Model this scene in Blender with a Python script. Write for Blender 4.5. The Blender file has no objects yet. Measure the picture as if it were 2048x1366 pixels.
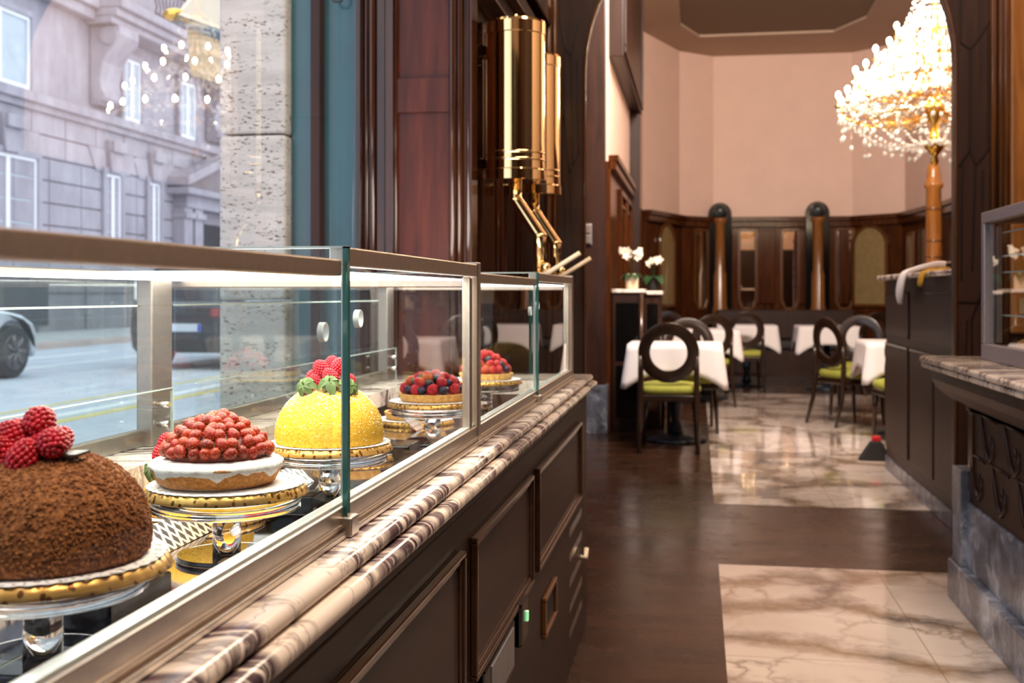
import bpy, math, random
from mathutils import Vector, Matrix
random.seed(11)
scn = bpy.context.scene
COL = scn.collection
PI = math.pi
sin, cos = math.sin, math.cos

# ------------------------------------------------------------------ helpers
def lin(r, g, b):
    f = lambda c: (c/255/12.92) if c/255 <= 0.04045 else ((c/255+0.055)/1.055)**2.4
    return (f(r), f(g), f(b), 1.0)

class MB:
    """collects geometry and links it as ONE mesh object"""
    def __init__(s): s.v = []; s.f = []; s.sm = []
    def add(s, vs, fs, smooth=False):
        o = len(s.v); s.v.extend([tuple(v) for v in vs])
        s.f.extend([tuple(i+o for i in f) for f in fs]); s.sm.extend([smooth]*len(fs)); return s
    def box(s, x0, x1, y0, y1, z0, z1):
        vs = [(x0,y0,z0),(x1,y0,z0),(x1,y1,z0),(x0,y1,z0),(x0,y0,z1),(x1,y0,z1),(x1,y1,z1),(x0,y1,z1)]
        return s.add(vs, [(0,3,2,1),(4,5,6,7),(0,1,5,4),(1,2,6,5),(2,3,7,6),(3,0,4,7)])
    def obox(s, M, sx, sy, sz):
        vs = [M @ Vector((x*sx/2, y*sy/2, z*sz/2)) for z in (-1,1) for x,y in ((-1,-1),(1,-1),(1,1),(-1,1))]
        return s.add(vs, [(0,3,2,1),(4,5,6,7),(0,1,5,4),(1,2,6,5),(2,3,7,6),(3,0,4,7)])
    def prism(s, poly, axis, a0, a1, smooth=False):
        n = len(poly)
        def P(p, a):
            if axis == 'x': return (a, p[0], p[1])
            if axis == 'y': return (p[0], a, p[1])
            return (p[0], p[1], a)
        vs = [P(p, a0) for p in poly] + [P(p, a1) for p in poly]
        fs = [tuple(range(n))[::-1], tuple(range(n, 2*n))]
        s.add(vs, fs)
        o = len(s.v) - 2*n
        for i in range(n):
            j = (i+1) % n
            s.f.append((o+i, o+j, o+n+j, o+n+i)); s.sm.append(smooth)
        return s
    def tube(s, pts, r, seg=8, closed=False, caps=True, smooth=True, sq=1.0):
        pts = [Vector(p) for p in pts]; n = len(pts)
        rs = r if isinstance(r, (list, tuple)) else [r]*n
        tang = []
        for i in range(n):
            if closed: t = pts[(i+1) % n] - pts[i-1]
            else: t = pts[min(i+1, n-1)] - pts[max(i-1, 0)]
            tang.append(t.normalized())
        up = Vector((0,0,1)) if abs(tang[0].z) < .9 else Vector((1,0,0))
        nrm = (up - tang[0]*up.dot(tang[0])).normalized()
        vs = []
        for i in range(n):
            nrm = (nrm - tang[i]*nrm.dot(tang[i])).normalized()
            bn = tang[i].cross(nrm)
            for k in range(seg):
                a = 2*PI*k/seg
                vs.append(pts[i] + nrm*cos(a)*rs[i] + bn*sin(a)*rs[i]*sq)
        fs = []
        for i in range(n if closed else n-1):
            i2 = (i+1) % n
            for k in range(seg):
                k2 = (k+1) % seg
                fs.append((i*seg+k, i*seg+k2, i2*seg+k2, i2*seg+k))
        s.add(vs, fs, smooth)
        if caps and not closed:
            o = len(s.v)-n*seg
            s.f.append(tuple(o+k for k in range(seg))[::-1]); s.sm.append(False)
            s.f.append(tuple(o+(n-1)*seg+k for k in range(seg))); s.sm.append(False)
        return s
    def lathe(s, prof, cx=0, cy=0, cz=0, seg=32, smooth=True, caps=True, fn=None, hard=False):
        if hard:
            for a, b in zip(prof[:-1], prof[1:]): s.lathe([a, b], cx, cy, cz, seg, smooth, False, fn)
            return s
        n = len(prof); vs = []
        for (r, z) in prof:
            for k in range(seg):
                a = 2*PI*k/seg
                rr = r*(fn(a, z) if fn else 1)
                vs.append((cx+rr*cos(a), cy+rr*sin(a), cz+z))
        fs = []
        for i in range(n-1):
            for k in range(seg):
                k2 = (k+1) % seg
                fs.append((i*seg+k, i*seg+k2, (i+1)*seg+k2, (i+1)*seg+k))
        s.add(vs, fs, smooth)
        if caps:
            o = len(s.v)-n*seg
            s.f.append(tuple(o+k for k in range(seg))[::-1]); s.sm.append(False)
            s.f.append(tuple(o+(n-1)*seg+k for k in range(seg))); s.sm.append(False)
        return s
    def ball(s, c, r, seg=12, rings=8, sc=(1,1,1), M=None):
        vs = []
        for i in range(rings+1):
            t = PI*i/rings
            for k in range(seg):
                a = 2*PI*k/seg
                p = Vector((sin(t)*cos(a)*r*sc[0], sin(t)*sin(a)*r*sc[1], cos(t)*r*sc[2]))
                if M: p = M @ p
                vs.append((c[0]+p[0], c[1]+p[1], c[2]+p[2]))
        fs = []
        for i in range(rings):
            for k in range(seg):
                k2 = (k+1) % seg
                if i == 0: fs.append((k, seg+k, seg+k2))
                elif i == rings-1: fs.append((i*seg+k, (i+1)*seg+k, i*seg+k2))
                else: fs.append((i*seg+k, (i+1)*seg+k, (i+1)*seg+k2, i*seg+k2))
        return s.add(vs, fs, True)
    ICO = None
    def ico(s, c, r, sc=(1,1,1), M=None, smooth=False):
        if MB.ICO is None:
            t = (1+5**.5)/2; n = (1+t*t)**.5
            v = [(-1,t,0),(1,t,0),(-1,-t,0),(1,-t,0),(0,-1,t),(0,1,t),(0,-1,-t),(0,1,-t),(t,0,-1),(t,0,1),(-t,0,-1),(-t,0,1)]
            f = [(0,11,5),(0,5,1),(0,1,7),(0,7,10),(0,10,11),(1,5,9),(5,11,4),(11,10,2),(10,7,6),(7,1,8),(3,9,4),(3,4,2),(3,2,6),(3,6,8),(3,8,9),(4,9,5),(2,4,11),(6,2,10),(8,6,7),(9,8,1)]
            MB.ICO = ([Vector(p)/n for p in v], f)
        vs = []
        for p in MB.ICO[0]:
            q = Vector((p.x*r*sc[0], p.y*r*sc[1], p.z*r*sc[2]))
            if M: q = M @ q
            vs.append((c[0]+q.x, c[1]+q.y, c[2]+q.z))
        return s.add(vs, MB.ICO[1], smooth)
    def build(s, name, m, parent=None, bevel=0, seg=2, loc=None, sub=0):
        me = bpy.data.meshes.new(name)
        me.from_pydata(s.v, [], s.f)
        me.polygons.foreach_set('use_smooth', s.sm)
        me.materials.append(m); me.update()
        o = bpy.data.objects.new(name, me); COL.objects.link(o)
        if parent: o.parent = parent
        if loc: o.location = loc
        if bevel:
            b = o.modifiers.new('edge', 'BEVEL'); b.width = bevel; b.segments = seg
            b.limit_method = 'ANGLE'; b.angle_limit = math.radians(40)
            b.harden_normals = False
        if sub:
            b = o.modifiers.new('smooth', 'SUBSURF'); b.levels = sub; b.render_levels = sub
        return o

def B(x0, x1, y0, y1, z0, z1): return MB().box(x0, x1, y0, y1, z0, z1)

def tag(o, label, cat, group=None, kind=None):
    o['label'] = label; o['category'] = cat
    if group: o['group'] = group
    if kind: o['kind'] = kind
    return o
def thing(name, label, cat, loc=(0,0,0), rz=0, group=None):
    o = bpy.data.objects.new(name, None); COL.objects.link(o)
    o.empty_display_size = .05
    o.location = loc; o.rotation_euler = (0, 0, rz)
    return tag(o, label, cat, group)
def struct(o):
    o['kind'] = 'structure'; return o
def dup(o, loc, rot=(0,0,0), sc=None, label=None, group=None):
    c = o.copy(); COL.objects.link(c); c.location = loc; c.rotation_euler = rot
    if sc: c.scale = (sc, sc, sc) if isinstance(sc, (int, float)) else sc
    if label: c['label'] = label
    if group: c['group'] = group
    for ch in list(o.children):
        d = ch.copy(); COL.objects.link(d); d.parent = c
        for g in list(ch.children):
            e = g.copy(); COL.objects.link(e); e.parent = d
    return c

# ------------------------------------------------------------------ materials
class NT:
    def __init__(s, name):
        s.m = bpy.data.materials.new(name); s.m.use_nodes = True
        s.t = s.m.node_tree; s.t.nodes.clear()
        s.out = s.t.nodes.new('ShaderNodeOutputMaterial')
    def n(s, typ, **kw):
        nd = s.t.nodes.new('ShaderNode'+typ)
        for k, v in kw.items():
            if k.startswith('i_'):
                s.set(nd.inputs[k[2:].replace('_', ' ')], v)
            elif k == 'ins':
                for kk, vv in v.items(): s.set(nd.inputs[kk], vv)
            else: setattr(nd, k, v)
        return nd
    def set(s, sock, v):
        if isinstance(v, bpy.types.NodeSocket): s.t.links.new(v, sock)
        else: sock.default_value = v
    def coord(s, scale=(1,1,1), rot=(0,0,0), kind='Object', loc=(0,0,0)):
        tc = s.n('TexCoord'); mp = s.n('Mapping', ins={'Vector': tc.outputs[kind], 'Scale': scale, 'Rotation': rot, 'Location': loc})
        return mp.outputs[0]
    def noise(s, vec, scale=5, detail=4, rough=.55, dist=0):
        return s.n('TexNoise', ins={'Vector': vec, 'Scale': scale, 'Detail': detail, 'Roughness': rough, 'Distortion': dist}).outputs
    def ramp(s, fac, stops, mode='LINEAR'):
        r = s.n('ValToRGB'); cr = r.color_ramp; cr.interpolation = mode
        while len(cr.elements) < len(stops): cr.elements.new(.5)
        for e, (p, c) in zip(cr.elements, stops):
            e.position = p; e.color = c if len(c) == 4 else (*c, 1)
        s.set(r.inputs[0], fac); return r.outputs[0]
    def math(s, op, a, b=0, clamp=False):
        return s.n('Math', operation=op, use_clamp=clamp, ins={0: a, 1: b}).outputs[0]
    def mix(s, fac, a, b, blend='MIX'):
        return s.n('Mix', data_type='RGBA', blend_type=blend, ins={0: fac, 6: a, 7: b}).outputs[2]
    def bump(s, h, strength=.3, dist=.01):
        return s.n('Bump', ins={'Height': h, 'Strength': strength, 'Distance': dist}).outputs[0]
    def pbr(s, color, rough=.5, metal=0, normal=None, coat=0, coatr=.05, trans=0, ior=1.45, emis=None, es=0, sss=0, spec=.5, alpha=1):
        p = s.n('BsdfPrincipled')
        s.set(p.inputs['Base Color'], color); s.set(p.inputs['Roughness'], rough); s.set(p.inputs['Metallic'], metal)
        p.inputs['IOR'].default_value = ior
        s.set(p.inputs['Coat Weight'], coat); p.inputs['Coat Roughness'].default_value = coatr
        s.set(p.inputs['Transmission Weight'], trans)
        p.inputs['Specular IOR Level'].default_value = spec
        s.set(p.inputs['Alpha'], alpha)
        if sss:
            p.inputs['Subsurface Weight'].default_value = sss; p.inputs['Subsurface Radius'].default_value = (.01,.003,.002)
            p.inputs['Subsurface Scale'].default_value = .3
        if normal is not None: s.set(p.inputs['Normal'], normal)
        if emis is not None:
            s.set(p.inputs['Emission Color'], emis); s.set(p.inputs['Emission Strength'], es)
        s.t.links.new(p.outputs[0], s.out.inputs[0]); return s.m

def flat(name, color, rough=.5, metal=0, var=.12, nscale=40, coat=0, **kw):
    t = NT(name); v = t.coord()
    nz = t.noise(v, nscale, 3)[0]
    dark = tuple(c*(1-var) for c in color[:3]) + (1,)
    lite = tuple(min(1, c*(1+var)) for c in color[:3]) + (1,)
    return t.pbr(t.ramp(nz, [(.3, dark), (.7, lite)]), rough, metal, coat=coat, **kw)

def wood(name, c0, c1, rough=.3, grain='z', coat=.5, scale=1.0):
    t = NT(name)
    sc = {'z': (14,14,1.2), 'y': (14,1.2,14), 'x': (1.2,14,14)}[grain]
    v = t.coord(tuple(k*scale for k in sc))
    a = t.noise(v, 1.6, 6, .62, .6)[0]
    b = t.noise(t.coord((1.2,1.2,.6)), 1.5, 3, .5)[0]
    f = t.math('ADD', t.math('MULTIPLY', a, .7), t.math('MULTIPLY', b, .3))
    c = t.ramp(f, [(.32, c0), (.68, c1)])
    return t.pbr(c, rough, 0, normal=t.bump(a, .06, .003), coat=coat, coatr=.12, spec=.28)

M = {}
M['wood_pier'] = wood('mahogany', lin(42,15,10), lin(88,38,26), .38, coat=.15)
M['wood_niche'] = wood('walnut', lin(30,13,7), lin(66,34,17), .2, coat=.7)
M['wood_dark'] = wood('dark_oak', lin(30,17,13), lin(56,34,25), .38, coat=.08)
M['wood_counter'] = wood('counter_wood', lin(36,20,12), lin(58,34,22), .5, 'y', coat=.04)
M['wood_desk'] = wood('desk_wood', lin(38,23,16), lin(62,41,31), .45, coat=.05)
M['wood_wains'] = wood('wainscot', lin(38,18,8), lin(84,45,21), .14, coat=0)
M['wood_amber'] = wood('amber_wood', lin(98,58,22), lin(146,94,44), .28, coat=.2, scale=1.4)
M['wood_inlay'] = flat('ebony_inlay', lin(26,14,10), .3)
M['wood_trim'] = wood('gold_trim', lin(60,32,13), lin(104,64,30), .26, coat=.5)
M['wood_chair'] = wood('chair_wood', lin(26,17,12), lin(46,30,20), .3, coat=.5)
M['plaster'] = flat('pink_plaster', lin(220,190,174), .8, var=.03, nscale=3)
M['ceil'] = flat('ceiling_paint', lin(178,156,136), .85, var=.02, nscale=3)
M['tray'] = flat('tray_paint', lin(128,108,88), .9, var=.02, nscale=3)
M['alu'] = flat('brushed_aluminium', lin(200,188,176), .34, 1.0, var=.05, nscale=90)
M['alu_side'] = flat('satin_aluminium', lin(156,144,138), .42, .9, var=.05, nscale=90)
M['alu_r'] = flat('grey_frame', lin(150,140,142), .4, .7, var=.05, nscale=90)
M['chrome'] = flat('chrome', lin(235,235,238), .08, 1.0, var=.02)
M['brass'] = flat('brass', lin(240,208,150), .07, 1.0, var=.02, nscale=8)
M['gold'] = flat('gilt', lin(236,186,90), .2, 1.0, var=.06)
M['cream'] = flat('cream_handle', lin(232,214,186), .35, var=.03)
M['white'] = flat('white_enamel', lin(236,232,226), .5, var=.02)
M['linen'] = flat('white_linen', lin(212,206,206), .85, var=.03, nscale=120)
M['lime'] = flat('lime_velvet', lin(140,142,56), .85, var=.12, nscale=60)
M['black'] = flat('black_gloss', lin(10,9,9), .1, var=.1)
M['blackm'] = flat('black_matt', lin(26,24,24), .6, var=.1)
M['mirrorfloor'] = flat('polished_steel', lin(150,146,150), .06, 1.0, var=.06, nscale=5)
M['mirror'] = flat('mirror', lin(225,215,200), .02, 1.0, var=.01)
M['screen'] = flat('grey_screen', lin(120,118,122), .2, var=.08, nscale=20)

def pane(name, tint=(.96,.985,.975,1), ior=1.55, rough=0.0):
    t = NT(name)
    fr = t.n('Fresnel', ins={'IOR': ior}).outputs[0]
    bf = t.n('NewGeometry').outputs['Backfacing']
    fac = t.math('MULTIPLY', fr, t.math('SUBTRACT', 1.0, bf))
    a = t.n('BsdfTransparent', ins={0: tint}).outputs[0]
    b = t.n('BsdfGlossy', ins={'Color': (1,1,1,1), 'Roughness': rough}).outputs[0]
    m = t.n('MixShader', ins={0: fac, 1: a, 2: b})
    t.t.links.new(m.outputs[0], t.out.inputs[0]); return t.m
M['pane'] = pane('clear_pane', ior=1.42)
M['winpane'] = pane('window_pane', (.97,.985,.99,1), 1.42)
t = NT('glass_edge')
M['gedge'] = t.pbr(lin(64,128,124), .12, 0, coat=.6, trans=.35, ior=1.5)
t = NT('glass_edge_pale')
M['gedge_l'] = t.pbr(lin(208,224,220), .2, 0, coat=.4, trans=.3, ior=1.5)
t = NT('ground_glass')
M['gground'] = t.pbr(lin(232,240,236), .5, 0)
t = NT('acrylic')
M['acrylic'] = t.pbr((.97,.97,.99,1), 0.0, 0, trans=1, ior=1.49)
t = NT('crystal')
vz = t.noise(t.coord(), 30, 2)[0]
M['crystal'] = t.pbr(t.ramp(vz, [(.3, lin(255,240,215)), (.7, (1,1,1,1))]), .08, 0, trans=.3, ior=1.55)

def glow(name, col, st, var=0):
    t = NT(name)
    return t.pbr(lin(250,245,235), .5, emis=col, es=st)
M['led'] = glow('led_strip', (1,.93,.84,1), 9)
M['bulb'] = glow('bulb', (1,.80,.55,1), 130)
M['greenled'] = glow('green_led', (.02,.8,.3,1), .8)
M['lamp'] = glow('lamp_white', (1,.9,.75,1), 6)

# counter marble: pale cream stone with purple grey brush strokes
def marble_counter(name, rot=(0,0,0)):
    t = NT(name)
    v0 = t.coord((1,1,1))
    warp = t.noise(v0, 5, 3)[1]
    v = t.mix(.16, v0, warp)
    rt = t.n('Mapping', ins={'Vector': v, 'Rotation': (0,0,math.radians(-24))}).outputs[0]
    mp = t.n('Mapping', ins={'Vector': rt, 'Scale': (9,62,14)}).outputs[0]
    a = t.noise(mp, 1.0, 6, .62, .8)[0]
    msk = t.noise(t.n('Mapping', ins={'Vector': rt, 'Scale': (2.2,9,3)}).outputs[0], 1.2, 3, .5, .5)[0]
    thr = t.math('MULTIPLY', t.math('SUBTRACT', msk, .44), 8.0, True)
    ln = t.ramp(a, [(.41, (1,1,1)), (.51, (.9,.9,.9)), (.565, (0,0,0))])
    f = t.math('MULTIPLY', ln, thr)
    big = t.ramp(t.noise(v0, 2.5, 4)[0], [(.35, lin(244,230,216)), (.7, lin(230,212,198))])
    vein = t.ramp(t.noise(v0, 22, 3)[0], [(.3, lin(58,40,50)), (.75, lin(112,88,94))])
    c = t.mix(f, big, vein)
    # thin crack lines
    vo = t.n('TexVoronoi', feature='DISTANCE_TO_EDGE', ins={'Vector': t.mix(.22, v0, t.noise(v0, 9, 4)[1]), 'Scale': 9.0}).outputs[0]
    c = t.mix(t.math('MULTIPLY', t.ramp(vo, [(0, (1,1,1)), (.035, (0,0,0))]), .55), c, lin(120,92,90))
    return t.pbr(c, .2, 0, coat=.3, coatr=.05)
M['marble'] = marble_counter('counter_marble')

def marble_floor(name):
    t = NT(name)
    v0 = t.coord((1,1,1))
    w = t.noise(v0, 1.7, 6, .6)[1]
    v = t.mix(.42, v0, w)
    c = t.ramp(t.noise(v0, 1.4, 5)[0], [(.3, lin(192,174,162)), (.7, lin(220,206,196))])
    msk = t.ramp(t.noise(v0, 1.1, 3, .5)[0], [(.42, (.15,.15,.15)), (.62, (1,1,1))])
    d1 = t.n('TexVoronoi', feature='DISTANCE_TO_EDGE', ins={'Vector': v, 'Scale': 2.1}).outputs[0]
    d2 = t.n('TexVoronoi', feature='DISTANCE_TO_EDGE', ins={'Vector': v, 'Scale': 6.0}).outputs[0]
    f1 = t.ramp(d1, [(0, (1,1,1)), (.035, (.7,.7,.7)), (.13, (0,0,0))])
    f2 = t.math('MULTIPLY', t.ramp(d2, [(0, (1,1,1)), (.04, (.3,.3,.3)), (.1, (0,0,0))]), msk)
    veinc = t.ramp(t.noise(v0, 3.2, 4)[0], [(.35, lin(84,74,72)), (.6, lin(134,108,80))])
    c = t.mix(t.math('MULTIPLY', f1, .95), c, veinc)
    c = t.mix(t.math('MULTIPLY', f2, .9), c, veinc)
    # slab joints
    br = t.n('TexBrick', offset=0.0, ins={'Vector': t.coord((1,1,1), loc=(.25,.3,0)), 'Color1': (0,0,0,1), 'Color2': (0,0,0,1), 'Mortar': (1,1,1,1), 'Scale': 1.0, 'Mortar Size': .0022, 'Brick Width': .96, 'Row Height': .96}).outputs[0]
    c = t.mix(t.math('MULTIPLY', br, .6), c, lin(120,92,78))
    return t.pbr(c, .1, 0, coat=.3, coatr=.02)
M['floor_marble'] = marble_floor('floor_marble')

def plank_floor(name):
    t = NT(name)
    v = t.coord((1.1, 9, 1))
    a = t.noise(v, 2.2, 6, .65, .7)[0]
    br = t.n('TexBrick', offset=.4, ins={'Vector': t.coord((1,1,1), loc=(.2,.06,0)), 'Color1': (.15,.15,.15,1), 'Color2': (.85,.85,.85,1), 'Mortar': (0,0,0,1), 'Scale': 1.0, 'Mortar Size': .002, 'Brick Width': 1.5, 'Row Height': .16})
    f = t.math('ADD', t.math('MULTIPLY', a, .7), t.math('MULTIPLY', br.outputs[0], .3))
    c = t.ramp(f, [(.22, lin(24,13,7)), (.5, lin(50,30,18)), (.8, lin(78,50,32))])
    sm = t.noise(t.coord((1,1,1)), 3.5, 5, .7)[0]
    r = t.ramp(sm, [(.3, (.16,.16,.16)), (.7, (.34,.34,.34))])
    return t.pbr(c, r, 0, normal=t.bump(a, .05, .002), coat=.15, coatr=.15)
M['floor_wood'] = plank_floor('floor_wood')

def green_stone(name, c0, c1, c2):
    t = NT(name); v0 = t.coord()
    v = t.mix(.3, v0, t.noise(v0, 4, 5)[1])
    a = t.noise(v, 9, 8, .7, .8)[0]
    c = t.ramp(a, [(.3, c0), (.5, c1), (.72, c2)])
    return t.pbr(c, .3, 0, coat=.2)
M['green_stone'] = green_stone('green_marble', lin(46,50,58), lin(92,98,112), lin(190,194,206))
M['green_dark'] = green_stone('dark_green_marble', lin(22,28,28), lin(46,54,54), lin(90,98,94))

def travertine(name):
    t = NT(name)
    v = t.coord((1,1,3.2))
    band = t.noise(t.coord((2,2,14)), 1.5, 5, .6)[0]
    c = t.ramp(band, [(.3, lin(184,178,174)), (.7, lin(214,208,204))])
    pits = t.noise(v, 56, 3, .5, .3)[0]
    big = t.noise(t.coord((1,1,2)), 6, 2)[0]
    th = t.math('MULTIPLY', t.ramp(pits, [(.60, (0,0,0)), (.65, (1,1,1))]), t.ramp(big, [(.36, (0,0,0)), (.5, (1,1,1))]))
    c = t.mix(th, c, lin(104,88,74))
    return t.pbr(c, .75, 0, normal=t.bump(t.math('SUBTRACT', 1.0, th), .6, .006))
M['travertine'] = travertine('travertine')

def facade_stone(name, c0, c1, joints=True):
    t = NT(name); v = t.coord((1,1,1))
    a = t.noise(v, .9, 6, .6)[0]; b = t.noise(t.coord((3,3,.5)), .9, 4, .6)[0]
    f = t.math('ADD', t.math('MULTIPLY', a, .6), t.math('MULTIPLY', b, .4))
    c = t.ramp(f, [(.3, c0), (.7, c1)])
    return t.pbr(c, .85, 0, normal=t.bump(t.noise(v, 8, 4)[0], .2, .02))
M['facade'] = facade_stone('grey_ashlar', lin(142,136,142), lin(182,176,180))
M['facade_d'] = facade_stone('dark_ashlar', lin(112,106,108), lin(150,144,146))
M['facade_g'] = facade_stone('joint_stone', lin(84,78,80), lin(112,106,108))
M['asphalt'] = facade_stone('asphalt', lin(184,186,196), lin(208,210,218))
M['pave'] = facade_stone('paving', lin(168,166,164), lin(200,196,194))
M['kerb'] = facade_stone('granite_kerb', lin(168,144,136), lin(200,180,170))
M['roadwhite'] = flat('road_paint', lin(236,236,236), .7, var=.05, nscale=3)
M['roadyellow'] = flat('road_yellow', lin(226,204,120), .7, var=.08, nscale=3)
M['curtain'] = flat('window_curtain', lin(176,186,190), .3, var=.12, nscale=2, coat=.5)
M['winframe'] = flat('window_white', lin(238,238,238), .5, var=.02)
M['iron'] = flat('wrought_iron', lin(50,50,54), .5, var=.1)
M['teal'] = flat('teal_paint', lin(40,98,108), .35, var=.14, nscale=2.5, coat=.5)
M['canvas'] = flat('awning_canvas', lin(240,226,196), .8, var=.05, nscale=6)
M['canvas2'] = flat('awning_valance', lin(214,190,150), .8, var=.08, nscale=5)
M['silver'] = flat('silver_car_paint', lin(226,226,232), .2, .2, var=.03, coat=1)
M['darkcar'] = flat('charcoal_car_paint', lin(48,44,52), .2, .4, var=.05, coat=1)
M['carglass'] = flat('dark_car_glass', lin(34,34,42), .06, var=.05, coat=1)
M['rubber'] = flat('tyre_rubber', lin(44,40,40), .7, var=.1)
M['rim'] = flat('wheel_rim', lin(120,112,112), .3, .9, var=.05)
M['redlight'] = flat('tail_light_red', lin(170,30,34), .2, var=.05, coat=1)
M['plate'] = flat('number_plate', lin(240,240,246), .4, var=.02)
M['plateblue'] = flat('plate_blue', lin(60,80,210), .4, var=.02)

# food
def crumbmat(name, c0, c1, c2, sc=260):
    t = NT(name); v = t.coord()
    a = t.noise(v, sc, 3, .6)[0]
    c = t.ramp(a, [(.3, c0), (.52, c1), (.74, c2)])
    return t.pbr(c, .85, 0, normal=t.bump(a, .5, .002), sss=.05)
M['choc'] = crumbmat('cocoa_crumb', lin(84,44,18), lin(142,86,44), lin(190,126,72))
M['chocdark'] = flat('dark_chocolate', lin(58,40,30), .35, var=.1)
M['yellow'] = crumbmat('yellow_sponge', lin(206,146,22), lin(224,172,40), lin(238,202,92), 300)
M['coconut'] = flat('coconut_flake', lin(252,240,206), .8, var=.05)
M['crust'] = crumbmat('pastry_crust', lin(150,92,36), lin(190,124,58), lin(214,152,84), 220)
M['crust2'] = crumbmat('pale_crust', lin(198,142,66), lin(222,172,96), lin(238,200,134), 220)
M['sugar'] = crumbmat('icing_sugar', lin(232,222,214), lin(246,238,232), lin(252,248,244), 180)
t = NT('raspberry'); a = t.noise(t.coord(), 130, 2)[0]
M['rasp'] = t.pbr(t.ramp(a, [(.3, lin(166,8,26)), (.7, lin(214,26,46))]), .28, sss=.15, coat=.25)
t = NT('raspberry_orange'); a = t.noise(t.coord(), 130, 2)[0]
M['rasp2'] = t.pbr(t.ramp(a, [(.3, lin(190,40,24)), (.7, lin(226,84,50))]), .3, sss=.25, coat=.25)
t = NT('wild_strawberry'); a = t.noise(t.coord(kind='Object'), 70, 2)[0]
oi = t.n('ObjectInfo').outputs['Random']
cA = t.ramp(oi, [(0, lin(122,6,10)), (.6, lin(164,16,14)), (1, lin(196,60,20))])
M['straw'] = t.pbr(t.mix(.25, cA, t.ramp(a, [(.3, lin(90,6,10)), (.7, lin(190,60,30))])), .42, sss=.03, coat=.12)
M['seed'] = flat('seed', lin(196,124,40), .5, var=.1)
M['jelly'] = flat('red_filling', lin(96,10,14), .4, var=.2)
M['blueb'] = flat('blueberry', lin(36,38,62), .5, var=.25, nscale=90)
M['blackb'] = flat('blackberry', lin(30,22,32), .3, var=.2, nscale=90)
M['leaf'] = flat('strawberry_leaf', lin(96,116,62), .6, var=.25, nscale=50)
t = NT('strawberry_red'); a = t.noise(t.coord(), 60, 2)[0]
M['strawb'] = t.pbr(t.ramp(a, [(.3, lin(170,24,24)), (.7, lin(206,50,40))]), .3, sss=.2, coat=.3)

def lace(name, r0, r1):
    t = NT(name)
    tc = t.n('TexCoord').outputs['Object']
    sx = t.n('SeparateXYZ', ins={0: tc}).outputs
    ln = t.n('VectorMath', operation='LENGTH', ins={0: t.n('CombineXYZ', ins={0: sx[0], 1: sx[1]}).outputs[0]}).outputs['Value']
    d = t.n('TexVoronoi', ins={'Vector': tc, 'Scale': 150.0}).outputs[0]
    hole = t.math('LESS_THAN', d, .30)
    zone = t.math('MULTIPLY', t.math('GREATER_THAN', ln, r0), t.math('LESS_THAN', ln, r1))
    al = t.math('SUBTRACT', 1.0, t.math('MULTIPLY', hole, zone))
    return t.pbr(lin(244,238,236), .8, alpha=al)
M['lace'] = lace('paper_lace', .086, .112)
t = NT('gold_card'); d = t.n('TexVoronoi', ins={'Vector': t.coord((1,1,.6)), 'Scale': 120.0}).outputs[0]
M['goldcard'] = t.pbr(t.ramp(d, [(.28, lin(120,70,20)), (.38, lin(226,176,96))]), .35, .6)
t = NT('perforated_steel')
v = t.coord((1,1,1), rot=(math.radians(45),0,0))
s3 = t.n('SeparateXYZ', ins={0: v}).outputs
fx = t.math('ABSOLUTE', t.math('SUBTRACT', t.math('FRACT', t.math('MULTIPLY', s3[1], 70)), .5))
fz = t.math('ABSOLUTE', t.math('SUBTRACT', t.math('FRACT', t.math('MULTIPLY', s3[2], 70)), .5))
hole = t.math('LESS_THAN', t.math('MAXIMUM', fx, fz), .33)
M['mesh'] = t.pbr(t.mix(hole, lin(226,220,214), lin(36,30,32)), .3, t.math('SUBTRACT', .8, t.math('MULTIPLY', hole, .8)))
# ------------------------------------------------------------------ camera and place coordinates
# x runs across the aisle, y runs along the counter into the room, z is up; lens at 1.12 m
CT, ST, K = .9866, .1631, 4.385e-4
def atY(u, v, Y):
    a = K*(u-1396); d = Y*CT/(1+ST*a); return (a*d, 1.12+(588-v)*d/2250)
def atX(u, v, X):
    d = X/(K*(u-1396)); return ((d+ST*X)/CT, 1.12+(588-v)*d/2250)

cam_d = bpy.data.cameras.new('camera'); cam = bpy.data.objects.new('camera', cam_d); COL.objects.link(cam)
cam.location = (0, 0, 1.12); cam.rotation_euler = (PI/2, 0, math.radians(9.387))
cam_d.sensor_width = 36; cam_d.lens = 2250/2048*36; cam_d.shift_y = -95/2048
cam_d.clip_start = .05; cam_d.clip_end = 300
cam_d.dof.use_dof = True; cam_d.dof.focus_distance = 1.65; cam_d.dof.aperture_fstop = 7.5
scn.camera = cam

# ------------------------------------------------------------------ setting: floors
struct(B(-1.25, 3.2, -2.6, 17.0, -.12, 0).build('floor', M['floor_wood']))
struct(B(.084, 1.00, -2.4, 4.73, 0, .003).build('floor_inlay_1', M['floor_marble']))
struct(B(.084, 2.20, 6.09, 12.9, 0, .003).build('floor_inlay_2', M['floor_marble']))

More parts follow.
